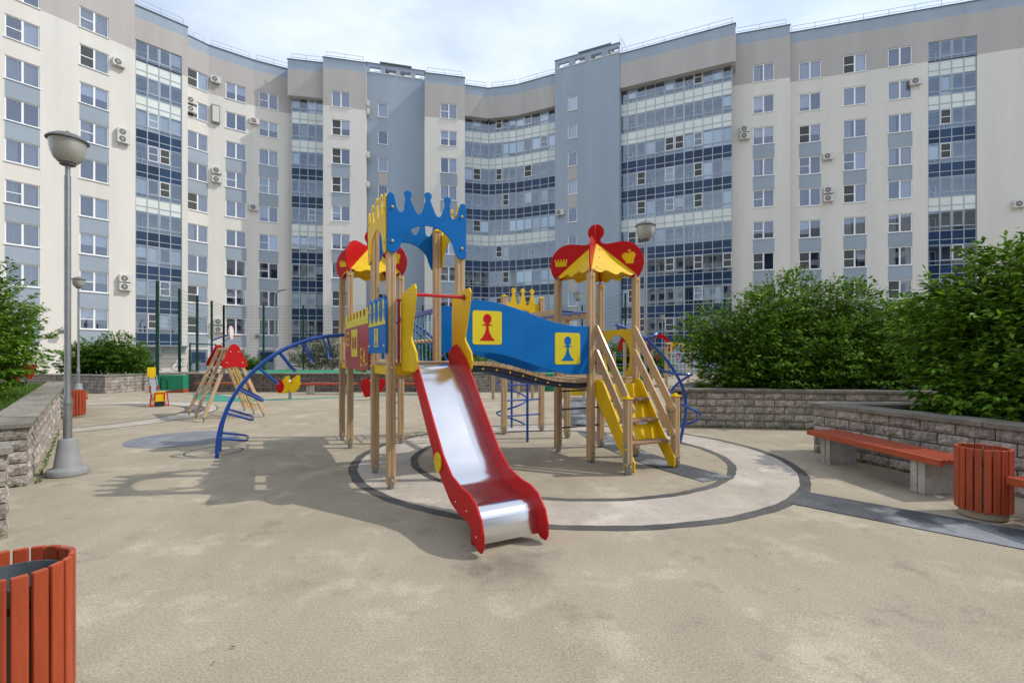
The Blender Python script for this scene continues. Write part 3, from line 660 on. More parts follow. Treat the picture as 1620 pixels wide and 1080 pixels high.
ac(S3a, 301, 160, 'upper air conditioner in the corner beside the left glazed balconies'); ac(S3a, 301, 174, 'lower air conditioner in the corner beside the left glazed balconies')
ac(S5, .6, 27.3, 'upper air conditioner on the side wall beside the left blue tower', True); ac(S5, .6, 26.5, 'air conditioner just under the uppermost one beside the left blue tower', True)
ac(S5, .6, 22.0, 'third air conditioner down the corner of the left blue tower', True); ac(S5, .6, 18.9, 'lowest air conditioner in the corner of the left blue tower', True)
ac(S9, 887, 337, 'air conditioner on the blue tower behind the red roof')
ac(S11, 1178, 206, 'upper of two stacked air conditioners right of the wide glazed balconies'); ac(S11, 1178, 217, 'lower of two stacked air conditioners right of the wide glazed balconies')
ac(S12, 1309, 249, 'single air conditioner halfway up the right wall between two window columns')
ac(S12, 1310, 302, 'upper of two stacked air conditioners on the right wall'); ac(S12, 1310, 315, 'lower of two stacked air conditioners on the right wall')
ac(S12, 1447, 131, 'air conditioner beside the top of the right glazed balcony strip'); ac(S12, 1610, 324, 'air conditioner at the right picture edge on the plain cream wall')
# tall metal cabinet hung on the curved wall
p = S3b.w(S3b.s_at(341), 0, S3b.z_at(341, 196)) + BASE; cb = thing('wall_cabinet', 'tall narrow grey metal cabinet hung on the left curved wall', 'cabinet', p, S3b.rz)
MB().box(-.35, .35, -.28, 0, 0, 1.75).build('cabinet_body', MATS['flashing'], cb, bevel=.02); MB().box(-.28, .28, -.295, -.281, .12, 1.62).build('cabinet_door', MATS['acwhite'], cb)
# floodlights
for sec, px, py, lb in ((S1, 95, 523, 'small floodlight with shadow low on the left sunlit wall'), (S3c, 407, 531, 'small floodlight on the wall behind the basketball hoop')):
    p = sec.w(sec.s_at(px), 0, sec.z_at(px, py)) + BASE; r = thing('floodlight', lb, 'floodlight', p, sec.rz)
    MB().box(-.05, .05, -.4, 0, -.03, .03).build('arm', MATS['galv'], r); MB().obox((0, -.45, -.05), (.2, 0, 0), (0, .12, .06), (0, -.07, .14)).build('lamp_head', MATS['lampgrey'], r, bevel=.01)

# ---- the facing wing of the courtyard, behind the camera: unseen, added to darken what the glass and the steel slide mirror
ob = thing('apartment_building', 'unseen facing wing of the courtyard block, added behind the viewer', 'building', (0, -38, 0))
MB().box(-48, 62, -12, 0, 0, 30.5).build('wall', MATS['cream'], ob); MB().box(-48.1, 62.1, -12.1, .06, 26.7, 31.2).build('upper_wall', MATS['greyplaster'], ob)
wv = MB(); bv = MB()
for i in range(34):
    x = -46.5 + i*3.2
    if i % 5 == 4: bv.box(x-.8, x+3.0, .02, .10, 2.2, 26.6); continue
    for k in range(9): wv.box(x, x+1.75, .062 if k == 0 else .01, .075 if k == 0 else .03, ZT-ST*k-1.62, ZT-ST*k)
tag(wv.build('windows', MATS['spdark'], ob), kind='stuff'); bv.build('glazed_strips', MATS['spdark'], ob)

# ================================================================== the play castle (local x,y = along the towers, z up)
s = .875
PC = thing('play_castle', 'big wooden chess-themed play castle with steel slide, wavy bridge and red crown roofs', 'playground', (-1.441, 5.714, 0), R(28))
Y, B_, Rd = MATS['yellow'], MATS['blue'], MATS['red']
def post_profile(w=.05, c=.008, gw=.007, gd=.009):
    q = [(-w+c, -w), (-gw, -w), (-gw*.3, -w+gd), (gw*.3, -w+gd), (gw, -w), (w-c, -w)]
    o = []
    for k in range(4):
        a = math.pi/2*k; o += [(x*math.cos(a)-y*math.sin(a), x*math.sin(a)+y*math.cos(a)) for x, y in q]
    return o
_pm = {}
def post(x, y, h, z0=.05, capc=None, root=None, foot=True, plate=(0, -1)):
    root = root or PC; k = round(h - z0, 3)
    if k not in _pm:
        _pm[k] = MB().prism(post_profile(), (0,0,0), EX, EY, EZ, h - z0).mesh('post', fix=True); _pm[k].materials.append(MATS['wood'])
    p = inst('post', _pm[k], root, (x, y, z0))
    if foot:
        b = MB().box(-.03, .03, -.03, .03, -z0, .0); b.box(-.022, .022, plate[1]*.056-.003, plate[1]*.056+.003, -.03, .11); b.build('foot_bracket', MATS['galv'], p)
        bolt(p, (0, plate[1]*.06, .06), (0, plate[1], 0), .012, root2=True)
    if capc:
        b = MB().box(-.058, .058, -.058, .058, k, k+.022); b.lathe([(.035, k+.022), (.033, k+.035), (.02, k+.048), (.004, k+.052)], 10); b.build('post_cap', MATS[capc], p, bevel=.006)
    return p
_bolt = MB().lathe([(.017, 0), (.016, .008), (.010, .016), (.003, .019)], 10).mesh('bolt', smooth=True); _bolt.materials.append(MATS['bolt'])
_bolty = MB().lathe([(.021, 0), (.020, .01), (.012, .02), (.003, .024)], 10).mesh('bolt', smooth=True); _bolty.materials.append(MATS['yellow'])
def bolt(parent, c, n, r=.017, root2=False, yel=False):
    o = inst('bolt', _bolty if yel else _bolt, parent, c); o.rotation_euler = Vector(n).to_track_quat('Z', 'Y').to_euler(); o.scale = (r/.017,)*3; return o
def panel(name, pts, o, ex, ey, n, t, m, parent=None, bevel=.005): return MB().prism(pts, o, ex, ey, n, t).build(name, MATS[m], parent or PC, bevel=bevel)
def boxp(name, m, x0, x1, y0, y1, z0, z1, parent=None, bevel=.004): return MB().box(x0, x1, y0, y1, z0, z1).build(name, MATS[m], parent or PC, bevel=bevel)
T1, T2, T4 = (0, 0), (0, 2.82), (2.95, 0)
for dx in (0, s):
    for dy in (0, s):
        post(dx, dy, 3.34, capc='yellow'); post(dx, 2.82+dy, 3.0); post(2.95+dx, dy, 2.8)
for x in (2.95, 2.95+s): post(x, 2.82, 2.74, capc='yellow')
post(2.95+s, 1.88, 2.28)
# ---- decks: planks, yellow skirts, joists
def deck(x0, y0, z, skirt='yellow', skip=()):
    n = 7; w = (s+.06)/n
    for i in range(n): boxp('deck_plank', 'deck', x0-.03, x0+s+.03, y0-.03+i*w+.003, y0-.03+(i+1)*w-.003, z-.035, z) if 0 < i < n-1 else boxp('deck_plank', 'deck', x0+.052, x0+s-.052, y0-.03+i*w+.003, y0-.03+(i+1)*w-.003, z-.035, z)
    zz = z - .037
    for (nm, a) in (('f', (x0+.052, x0+s-.052, y0-.02, y0+.02)), ('b', (x0+.052, x0+s-.052, y0+s-.02, y0+s+.02)), ('l', (x0-.02, x0+.02, y0+.052, y0+s-.052)), ('r', (x0+s-.02, x0+s+.02, y0+.052, y0+s-.052))):
        if nm in skip: continue
        boxp('skirt_board', skirt, *a, zz-.115, zz)
deck(0, 0, 1.5); deck(0, 2.82, 1.5); deck(2.95, 0, 1.25, 'yellow')
for (a, b, z) in ((0, 0, 1.34), (0, 2.82, 1.34), (2.95, 0, 1.09)):
    for xx in (a+.25, a+s-.25): boxp('joist', 'wood', xx-.03, xx+.03, b+.03, b+s-.03, z-.06, z)
for x, y in ((0, 0), (0, s), (s, 0)): bolt(PC, (x, y-.05, 1.44), (0, -1, 0)); bolt(PC, (x-.05, y, 1.44), (-1, 0, 0))
# ---- crown panels round the first tower
def crown_outline(Wd, zb, zt, foot=True):
    o = [(0, zb+.03), (.012, zb+.008), (.035, zb), (.09, zb), (.125, zb+.02), (.145, zb+.06)]
    rx = Wd/2 - .165; o += [(x, y) for x, y in arcpts(Wd/2, zb+.075, rx, .285, 172, 8, 16)]
    o += [(Wd-x, y) for x, y in reversed([(0, zb+.03), (.012, zb+.008), (.035, zb), (.09, zb), (.125, zb+.02), (.145, zb+.06)])]
    rim = zt - .09
    o += [(Wd, rim-.02)] + arcpts(Wd-.045, rim-.01, .045, .05, 0, 165, 6)
    n = 3; xs = [Wd*(i+1)/(n+1) for i in range(n)][::-1]; prev = Wd - .06
    edges = [Wd-.075] + xs + [.075]
    for i, x in enumerate(xs):
        v = (edges[i] + x) / 2 + (.01 if i else -.005); lift = .02 if i == 1 else 0
        o += [(v+.045, zt-.225), (v+.015, zt-.262), (v-.015, zt-.262), (v-.04, zt-.235), (x+.03, zt-.10+lift)] + arcpts(x, zt-.045+lift, .047, .047, -40, 220, 10) + [(x-.03, zt-.10+lift)]
    v = (xs[-1] + .075)/2; o += [(v+.04, zt-.235), (v+.015, zt-.262), (v-.015, zt-.262), (v-.045, zt-.225)]
    o += arcpts(.045, rim-.01, .045, .05, 15, 180, 6) + [(0, rim-.02)]
    return o
Wc = s + .125; co = crown_outline(Wc, 2.80, 3.55); off = Wc/2 - s/2
cf = panel('crown_panel', co, (-off, -.075, 0), EX, EZ, EY, .02, 'blue'); cb_ = panel('crown_panel', co, (-off, s+.055, 0), EX, EZ, EY, .02, 'blue')
cl = panel('crown_panel', co, (-.075, -off+.02, 0), EY, EZ, EX, .02, 'yellow'); cr = panel('crown_panel', co, (s+.055, -off+.02, 0), EY, EZ, EX, .02, 'yellow')
for z in (2.93, 3.33):
    for x in (0, s):
        bolt(cf, (x, -.075, z), (0, -1, 0), .018); bolt(cb_, (x, s+.075, z), (0, 1, 0), .018); bolt(cl, (-.075, x, z), (-1, 0, 0), .018); bolt(cr, (s+.075, x, z), (1, 0, 0), .018)
# ---- blue pawn panel and red rook panel on the left side
def pawn(cx, cz, h):
    r = .17*h; o = []
    half = [(.30*h, 0), (.30*h, .035*h), (.20*h, .12*h), (.10*h, .28*h), (.055*h, .44*h), (.05*h, .555*h), (.21*h, .575*h), (.21*h, .60*h), (.06*h, .625*h)]
    o = [(cx+x, cz+y) for x, y in half] + [(cx+r*math.sin(R(a)), cz+.81*h-r*.99*math.cos(R(a))*1.12) for a in range(25, 340, 21)]
    return o + [(cx-x, cz+y) for x, y in reversed(half)]
bo = [(-.07, 1.61), (s+.03, 1.61)] + [(s+.03, 2.20)]
nb = 4; bw = (s+.10)/nb
for i in range(nb):
    c = s+.03 - bw*(i+.5); bo += [(c+bw*.5-.004, 2.20), (c+bw*.36, 2.24)] + arcpts(c, 2.25, bw*.32, .055, 0, 180, 6) + [(c-bw*.36, 2.24)]
bo += [(-.07, 2.20)]
bp = panel('pawn_panel', bo, (-.077, 0, 0), EY, EZ, EX, .022, 'blue')
def decal(name, pts, parent, o, ex, ey, n, m, t=.003): return MB().prism(pts, o, ex, ey, n, t).build(name, MATS[m], parent)
dl = lambda nm, pts, m, par, lift=0: decal(nm, pts, par, (-.0782-lift, 0, 0), EY, EZ, -EX, m, .002)
for i in range(nb): dl('pawn_print', pawn(s+.03 - bw*(i+.5), 1.99, .27), 'lemon', bp)
dl('band_print', [(-.055, 1.955), (s+.015, 1.955), (s+.015, 1.99), (-.055, 1.99)], 'lemon', bp)
cxx = s*.5; dl('window_print', [(cxx-.11, 1.69), (cxx+.11, 1.69), (cxx+.11, 1.92), (cxx-.11, 1.92)], 'lemon', bp); dl('pawn_print', pawn(cxx, 1.705, .2), 'blue', bp, .002)
for yy in (0, s-.03):
    for z in (1.70, 2.15): bolt(bp, (-.077, yy, z), (-1, 0, 0))
y0, y1 = s+.04, 2.80; ro = [(y0, 1.38), (y1, 1.38), (y1, 2.235)]; nm = 7; pw = (y1-y0)/nm
for i in range(nm-1):
    yy = y1 - pw*(i+1); ro += [(yy+.05, 2.235), (yy+.05, 2.135), (yy-.05, 2.135), (yy-.05, 2.235)]
ro += [(y0, 2.235)]
rp_ = panel('rook_panel', ro, (-.077, 0, 0), EY, EZ, EX, .022, 'darkred')
band = [(y0+.002, 2.02), (y1-.002, 2.02)] + [(a, z) for a, z in [(y1-.002, 2.233)] + ro[3:-1] + [(y0+.002, 2.233)]]
dl('band_print', band, 'lemon', rp_)
def ring_rect(x0, x1, z0, z1, w, m, par):
    for q in ([(x0, z0), (x1, z0), (x1, z0+w*1.6), (x0, z0+w*1.6)], [(x0, z1-w*1.6), (x1, z1-w*1.6), (x1, z1), (x0, z1)], [(x0, z0+w*1.6), (x0+w, z0+w*1.6), (x0+w, z1-w*1.6), (x0, z1-w*1.6)], [(x1-w, z0+w*1.6), (x1, z0+w*1.6), (x1, z1-w*1.6), (x1-w, z1-w*1.6)]): dl('frame_print', q, m, par)
ym = y0 + (y1-y0)*.56; ring_rect(ym-.26, ym+.26, 1.56, 1.98, .075, 'lemon', rp_); dl('pawn_print', pawn(ym, 1.64, .26), 'lemon', rp_)
def strokes(segs, yl, zb, w, h, t, par):      # letters read from high y to low y (seen from outside)
    for (a, b, c, d) in segs:
        x0, x1, z0, z1 = a*w, c*w, b*h, d*h; q = V3(x1-x0, z1-z0, 0); l = q.length; q /= l; nn = V3(-q.y, q.x, 0)*t/2; p = V3(x0, z0, 0) - q*t/2; e = V3(x1, z1, 0) + q*t/2
        dl('lettering', [(yl-(v.x), zb+v.y) for v in (p-nn, e-nn, e+nn, p+nn)], 'lemon', par)
E_ = [(0,0,0,1), (.12,0,.9,0), (.12,.5,.75,.5), (.12,1,.9,1)]; TWO = [(0,1,1,1), (1,.94,1,.56), (.94,.5,.06,.5), (0,.44,0,.06), (.06,0,1,0)]; FOUR = [(.75,0,.75,1), (.68,1,.0,.36), (.06,.3,1,.3)]
strokes(E_, y1-.10, 1.75, .10, .19, .034, rp_); strokes(TWO, y1-.26, 1.75, .09, .19, .034, rp_)
strokes(E_, y0+.55, 1.44, .12, .23, .036, rp_); strokes(FOUR, y0+.36, 1.44, .14, .23, .036, rp_)
for yy in (y0+.09, y1-.06):
    for z in (1.46, 2.08): bolt(rp_, (-.077, yy, z), (-1, 0, 0))
# ---- bridge between the two left towers
n = 14; w = (2.82-s-.06)/n
for i in range(n): boxp('bridge_plank', 'deck', .03, s-.03, s+.03+i*w+.003, s+.03+(i+1)*w-.003, 1.46, 1.495)
for xx in (.08, s-.08): MB().tube([(xx, s, 1.43), (xx, (s+2.82)/2, 1.39), (xx, 2.82, 1.43)], .03, 8).build('bridge_rail', MATS['bluetube'], PC, smooth=True)
rb_ = MB().bar((s, s+.05, 2.23), (s, 2.77, 2.23), .07, .05).build('rope_beam', MATS['bluetube'], PC, bevel=.008)
for i in range(10):
    yy = s+.12 + (2.82-s-.24)*i/9
    MB().tube([(s, yy, 1.50), (s, yy, 2.12)], .009, 6).tube([(s, yy, 2.10), (s, yy, 2.2)], .016, 6).tube([(s, yy, 1.49), (s, yy, 1.56)], .016, 6).build('rope', MATS['rope'], PC)
    MB().lathe([(.012, -.03), (.03, -.02), (.034, 0), (.03, .02), (.012, .03)], 8, (s, yy, 1.80)).build('rope_bead', MATS['bolt'], PC, smooth=True)
MB().tube([(s, s+.05, 1.80), (s, 2.77, 1.80)], .009, 6).build('rope', MATS['white'], PC)
# ---- wavy bridge to the right tower
def wz(x):
    t_ = min(1, max(0, (x - s) / (2.95 - s))); return 1.495 - .25 * (t_*t_*(3-2*t_)) + .03*math.sin(math.pi*2*t_)
n = 19; x0 = s+.055; pw = (2.95-.055-x0)/n
for i in range(n):
    a, b = x0+i*pw, x0+(i+1)*pw; p, q = V3(a+.003, s/2, wz(a)-.026), V3(b-.003, s/2, wz(b)-.026); d = (q-p)
    MB().obox((p+q)/2, d/2, EY*(s/2-.005), V3(-d.z, 0, d.x).normalized()*.026).build('bridge_plank', MATS['deck'], PC, bevel=.003)
for yy in (.06, s/2, s-.06): MB().tube([(x0-.03+(2.95-s-.05)*i/16, yy, wz(x0+(2.95-s-.1)*i/16)-.098) for i in range(17)], .036, 8).build('bridge_rail', MATS['darktube'] if yy < .1 else MATS['bluetube'], PC, smooth=True)
for i in range(7): bolt(PC, (1.2+i*.2, .0, wz(1.2+i*.2)-.098), (0, -1, 0), .010, yel=True)
def wave_panel(yc):
    N_ = 18; xs = [s+.055+(2.95-.11-s)*i/N_ for i in range(N_+1)]; lo, hi = [], []
    for x in xs:
        t_ = (x-s)/(2.95-s); sm = t_*t_*(3-2*t_); e = .035*math.sin(2*math.pi*t_)
        lo.append((x, 1.615-.30*sm+e)); hi.append((x, 2.29-.275*sm+e*.9))
    return panel('wave_panel', lo + hi[::-1], (0, yc, 0), EX, EZ, EY, .022, 'blue')
wp = wave_panel(-.03); wave_panel(s+.01)
fd = lambda nm, pts, m, lift=0: decal(nm, pts, wp, (0, -.0312-lift, 0), EX, EZ, -EY, m, .002)
fd('plaque_print', rrect(1.04, 1.462, 1.725, 2.165, .035), 'lemon'); fd('pawn_print', pawn(1.25, 1.775, .35), 'red', .002)
fd('plaque_print', rrect(2.30, 2.735, 1.455, 1.905, .035), 'lemon'); fd('pawn_print', pawn(2.517, 1.505, .35), 'blue', .002)
# ---- slide
sx0, sx1 = .165, .735
up = [(-.02, 1.62), (.10, 1.70), (.22, 1.72), (.34, 1.66), (.50, 1.555), (.80, 1.25), (1.10, .94), (1.40, .64), (1.62, .50), (1.85, .452), (2.02, .44), (2.16, .395), (2.26, .30), (2.31, .18), (2.31, .08), (2.275, .03), (2.20, .03), (2.13, .07), (2.08, .16), (1.98, .20), (1.80, .205), (1.60, .255), (1.40, .38), (1.15, .57), (.80, .94), (.38, 1.40), (.30, 1.44), (-.02, 1.44)]
SL = {}
for xx in (sx0-.022, sx1): SL[xx] = panel('slide_side', [(d, z) for d, z in up], (xx, 0, 0), -EY, EZ, EX, .022, 'red', bevel=.006)
bed = [(-.03, 1.50), (.18, 1.50), (.30, 1.47), (.42, 1.385), (.80, 1.0), (1.10, .695), (1.34, .475), (1.48, .395), (1.64, .36), (1.80, .34), (1.92, .345), (2.02, .342), (2.08, .322), (2.12, .28), (2.142, .22), (2.155, .14), (2.16, .075)]
vs, fs = [], []
fine = []
for (a, b) in zip(bed, bed[1:]):
    for k in range(3): fine.append((a[0]+(b[0]-a[0])*k/3, a[1]+(b[1]-a[1])*k/3))
fine.append(bed[-1])
for d, z in fine:
    for (x, dz_) in ((sx0+.001, 0), (sx0+.012, 0), (sx0+.03, 0), (sx1-.03, 0), (sx1-.012, 0), (sx1-.001, 0)): vs.append((x, -d, z-.022+dz_*(1 if d > .1 else 0)))
for i in range(len(fine)-1): fs += [(i*6+j, i*6+j+1, (i+1)*6+j+1, (i+1)*6+j) for j in range(5)]
bo_ = MB().add(vs, fs).build('slide_bed', MATS['steel'], PC, smooth=True, fix=False, ang=60)
boxp('slide_leg', 'darkred', sx0+.02, sx0+.07, -2.02, -1.97, 0, .22); boxp('slide_leg', 'darkred', sx1-.07, sx1-.02, -2.02, -1.97, 0, .22)
for xx, nn in ((sx0-.024, -1), (sx1+.024, 1)):
    o_ = MB().disc((xx, -1.30, .56), (nn, 0, 0), .095, .018, 20).build('slide_disc', Y, SL[sx0-.022 if nn < 0 else sx1], bevel=.004)
    for a in (45, 225): bolt(SL[sx0-.022 if nn < 0 else sx1], (xx+nn*.018, -1.30+.05*math.cos(R(a)), .56+.05*math.sin(R(a))), (nn, 0, 0), .010)
    for d, z in ((1.75, .30), (2.0, .29), (2.2, .14)): bolt(SL[sx0-.022 if nn < 0 else sx1], (xx+nn*.0, -d, z), (nn, 0, 0), .009)
wing = [(0, 1.40), (.55, 1.40), (.61, 1.43), (.635, 1.52), (.60, 1.62), (.43, 1.76), (.415, 1.80), (.565, 2.22), (.585, 2.32), (.55, 2.37), (.48, 2.37), (0, 2.31)]
for xx in (sx0-.052, sx1+.026):
    wgo = panel('slide_wing', wing, (xx, -.02, 0), -EY, EZ, EX, .026, 'yellow', bevel=.008)
    for d, z in ((.42, 2.27), (.50, 2.27), (.50, 1.50), (.54, 1.58), (.50, 1.66)): bolt(wgo, (xx, -.02-d, z), (-1, 0, 0), .011)
MB().tube([(sx0-.03, -.44, 2.27), (sx1+.03, -.44, 2.27)], .02, 10).tube([(sx1+.0, -.44, 2.27), (sx1+.022, -.44, 2.27)], .033, 10).build('safety_bar', MATS['redtube'], PC, smooth=True)
MB().tube([(.05, .0, 2.25), (.13, .0, 2.25)], .016, 8).tube([(.095, .0, 2.25), (.095, .0, 1.5)], .016, 8).build('safety_bar', MATS['redtube'], PC, smooth=True)
MB().tube([(s-.05, .0, 2.25), (s-.11, .0, 2.25)], .016, 8).tube([(s-.08, .0, 2.25), (s-.08, .0, 1.5)], .016, 8).build('safety_bar', MATS['redtube'], PC, smooth=True)
# ---- red crown roofs over the second and the right tower
def roof(cx, cy, h):
    rt = bpy.data.objects.new('crown_roof', None)
    half = [(.60, -.02), (.665, .02), (.715, .10), (.745, .22), (.735, .33), (.69, .43), (.61, .52), (.52, .565), (.42, .58), (.32, .572), (.22, .555), (.14, .555), (.095, .575), (.072, .61)]
    knob = [(.13*math.sin(R(a)), .745 - .13*math.cos(R(a))) for a in range(35, 326, 14)]
    under = [(-.56, -.02), (-.50, .055), (-.30, .24), (-.01, .50), (.01, .50), (.30, .24), (.50, .055), (.56, -.02)]
    ol = [(x, h+z) for x, z in half] + [(x, h+z) for x, z in knob] + [(-x, h+z) for x, z in reversed(half)] + [(x, h+z) for x, z in under]
    C_ = V3(cx, cy, 0); q = math.sqrt(.5)
    d1, d2 = V3(q, q, 0), V3(q, -q, 0)
    a = panel('roof_crest', ol, C_ - d2*.009, d1, EZ, d2, .018, 'red', bevel=.005)
    b = panel('roof_crest', ol, C_ - d1*.009, d2, EZ, d1, .018, 'red', bevel=.005)
    # small crowns printed on the crest that faces the camera (front normal = -d1)
    f = lambda pts: decal('crown_print', pts, b, C_ - d1*.0095, d2, EZ, -d1, 'yellow', .002)
    n5 = []
    for i in range(5):
        x = -.655 + .045*i; n5 += [(x-.012, h+.30), (x-.014, h+.318)] + arcpts(x, h+.33, .013, .013, 220, -40, 6) + [(x+.012, h+.30)]
    f([(-.655, h+.225), (-.655, h+.27)] + n5 + [(-.475, h+.27), (-.475, h+.225)])
    f([(.47, h+.22), (.45, h+.27), (.41, h+.31), (.405, h+.35), (.43, h+.385), (.475, h+.39), (.51, h+.375), (.535, h+.39), (.58, h+.40), (.61, h+.375), (.615, h+.34), (.59, h+.29), (.585, h+.22)])
    f([(.512, h+.385), (.512, h+.41), (.49, h+.41), (.49, h+.425), (.512, h+.425), (.512, h+.445), (.528, h+.445), (.528, h+.425), (.55, h+.425), (.55, h+.41), (.528, h+.41), (.528, h+.385)])
    for k in range(4):
        c0, c1 = R(45+90*k), R(135+90*k); r_ = .635
        p0, p1 = V3(math.cos(c0)*r_, math.sin(c0)*r_, h+.035), V3(math.cos(c1)*r_, math.sin(c1)*r_, h+.035)
        mid = (p0+p1)/2; od = V3(mid.x, mid.y, 0).normalized(); ap = V3(0, 0, h+.57); ea = (p1-p0); le = ea.length; ea /= le
        inn = (ap - mid); il = inn.length; inn /= il; nn = ea.cross(inn).normalized()
        if nn.z < 0: nn = -nn
        pts = [(.02, .02)]
        for i in range(1, 48):
            t_ = i/48; pts.append((le*t_, .030*math.sin(t_*math.pi*2*3.0 + math.pi*.5) - .02 + .025*(abs(t_-.5)*2)))
        pts += [(le-.02, .02), (le/2+.012, il-.01), (le/2-.012, il-.01)]
        fo = MB().prism(pts, C_ + p0 + nn*.004, ea, inn, nn, .008).build('roof_panel', Y, PC, bevel=0)
        for fx, fy in ((.16, .12), (.36, .52), (.47, .85), (.84, .12), (.64, .52), (.53, .85)): bolt(fo, C_ + p0 + ea*le*fx*1.0 + inn*il*fy*.9 + nn*.012, nn, .011)
    for dx in (-s/2, s/2):
        for dy in (-s/2, s/2):
            q_ = V3(cx+dx*.98, cy+dy*.98, h); MB().obox(q_ + EZ*.0, EX*.02, EY*.02, EZ*.05).build('roof_bracket', MATS['galv'], PC)
            bolt(PC, (cx+dx, cy+dy-.052, h-.05), (0, -1, 0), .014, yel=True)
    bpy.data.objects.remove(rt)
roof(s/2, 2.82+s/2, 3.0); roof(2.95+s/2, s/2, 2.8)
# ---- stairs of the right tower
ax, bx, ny = 2.95, 2.95+s, -.80
for x in (ax, bx): post(x, ny, 1.0, capc='yellow')
st = [(.30, .02), (-.0, .02), (-.02, .12)]
for xx, sg in ((ax+.056, 1), (bx-.082, -1)):
    so = [( .02, 1.21), (.12, 1.23), (.20, 1.20), (.86, .16), (.86, .02), (.76, .02), (.02, .98)]
    sto = panel('stair_stringer', [(d, z) for d, z in so], (xx, 0, 0), -EY, EZ, EX, .026, 'yellow', bevel=.006)
    bolt(sto, (xx+.013+sg*.0, -.80, .14), (0, -1, 0), .013)
for (d, z) in ((.27, .955), (.46, .675), (.65, .395)):
    for k in range(2): boxp('stair_tread', 'tread', ax+.085, bx-.085, -d-.115+k*.115+.002, -d+k*.115-.002, z-.035, z, bevel=.006)
    MB().obox((ax+s/2, -d+.115, z+.10), EX*(s/2-.087), EY*.008, V3(0, .04, .10)).build('stair_riser', Y, PC, bevel=.003)
MB().box(ax+.055, bx-.055, -.035, -.01, 1.10, 1.2).build('stair_head_board', MATS['wood'], PC, bevel=.003)
for xx, sd_ in ((ax+.065, 1), (bx-.065, -1)):
    for (z0, z1) in ((1.98, .86), (1.62, .50)):
        p, q = V3(xx, -.04, z0), V3(xx, ny-.0, z1); d = (q-p).normalized(); nrm = V3(0, -d.z, d.y)
        ol = arcpts(.0, 0, .06, .06, 90, 270, 6) + arcpts((q-p).length, 0, .06, .06, -90, 90, 6)
        h = panel('handrail', ol, p - EX*.017, d, nrm, EX, .034, 'wood', bevel=.008)
        bolt(h, (xx-.02*sd_*-1 if False else xx+.018*sd_, ny, z1), (sd_, 0, 0), .013, yel=True); bolt(h, (xx-.018, -.04, z0), (-1, 0, 0), .013, yel=True)
boxp('stair_plate', 'galv', ax-.064, ax-.05, ny-.06, ny-.02, .0, .42, bevel=.003)
for z in (.14, .34): bolt(PC, (ax-.064, ny-.04, z), (-1, 0, 0), .013, yel=True)
# ---- yellow arch panel and bars of the right tower
W_ = s - .11; aw = [(0, 1.26), (0, 2.0), (W_, 2.0), (W_, 1.26), (W_-.02, 1.26)] + [(x, z) for x, z in arcpts(W_/2, 1.55, W_/2-.075, .36, -55, 235, 22)] + [(.02, 1.26)]
panel('arch_panel', aw, (bx-.01, .055, 0), EY, EZ, EX, .022, 'yellow')
for z in (.99, .69, .39):
    MB().tube([(ax, s, z), (bx, s, z)], .014, 8).build('climbing_bar', MATS['darktube'], PC, smooth=True); MB().tube([(s, 2.82, z+.02), (s, 2.82+s, z+.02)], .014, 8).build('climbing_bar', MATS['galv'], PC, smooth=True)
boxp('side_panel', 'yellow', ax+.0, ax+.02, s+.055, s+.1, 1.9, 2.5)
# ---- arch climber on the left
AR = lambda th, y: V3(-1.95*math.cos(th)-.05*math.sin(th), y, 1.93*math.sin(th))
ya, yb = 2.96, 3.54
arc = bpy.data.objects.new
for y in (ya, yb): MB().tube([AR(R(90)*i/24, y) for i in range(25)], .03, 10).build('arch_rail', MATS['bluetube'], PC, smooth=True)
for k, th in enumerate((9, 21, 33, 46, 58, 70, 81)):
    a = R(th); nin = V3(math.cos(a)/1.95, 0, -math.sin(a)/1.93).normalized(); nin = (nin + V3(.12, 0, -.05)).normalized(); l = .40
    P = lambda y, d: AR(a, y) + nin*d
    pts = [P(ya, 0), P(ya, l-.08), P(ya+.02, l-.03), P(ya+.08, l), P(yb-.08, l), P(yb-.02, l-.03), P(yb, l-.08), P(yb, 0)]
    MB().tube(pts, .018, 8).build('arch_step', MATS['bluetube'], PC, smooth=True)
for y in (ya, yb): MB().box(-.075, -.045, y-.05, y+.05, 1.80, 2.06).build('arch_bracket', MATS['bolt'], PC)
# ---- far frame: crown, ladder, spiral, monkey bars
co3 = [(0, 2.28), (0, 2.52)]; Wd = s - .1
def far_crown():
    o = [(0, 2.40), (Wd*.18, 2.42)] + arcpts(Wd/2, 2.40, .17, .10, 180, 0, 10) + [(Wd*.82, 2.42), (Wd, 2.40), (Wd, 2.72), (Wd-.06, 2.64)]
    for x in (Wd*.78, Wd*.5, Wd*.22):
        o += [(x+.085, 2.60), (x+.022, 2.83)] + arcpts(x, 2.885, .052, .052, -50, 230, 9) + [(x-.022, 2.83), (x-.085, 2.60)]
    return o + [(.06, 2.64), (0, 2.72)]
panel('crown_panel', far_crown(), (2.95+.05, 2.82, 0), EX, EZ, EY, .02, 'yellow')
for z in (.98, .67, .36): MB().tube([(2.95, 2.80, z), (2.95+s, 2.80, z)], .016, 8).build('climbing_bar', MATS['bluetube'], PC, smooth=True)
for x in (2.95, 2.95+s):
    boxp('monkey_beam', 'wood', x-.03, x+.03, s+.05, 2.77, 2.24, 2.34)
for i in range(6): MB().tube([(2.96, 1.15+i*.29, 2.33), (2.94+s, 1.15+i*.29, 2.33)], .018, 8).build('monkey_bar', MATS['bluetube'], PC, smooth=True)
for dx in (0, s): MB().prism([(0, 0), (.22, 0), (0, -.24)], (2.95+dx-.012, 2.77, 2.24), -EY, EZ, EX, .024).build('brace', Y, PC)
MB().tube([(2.95, 1.88, 0), (2.95, 1.88, 2.3)], .024, 8).build('fire_pole', MATS['bluetube'], PC, smooth=True)
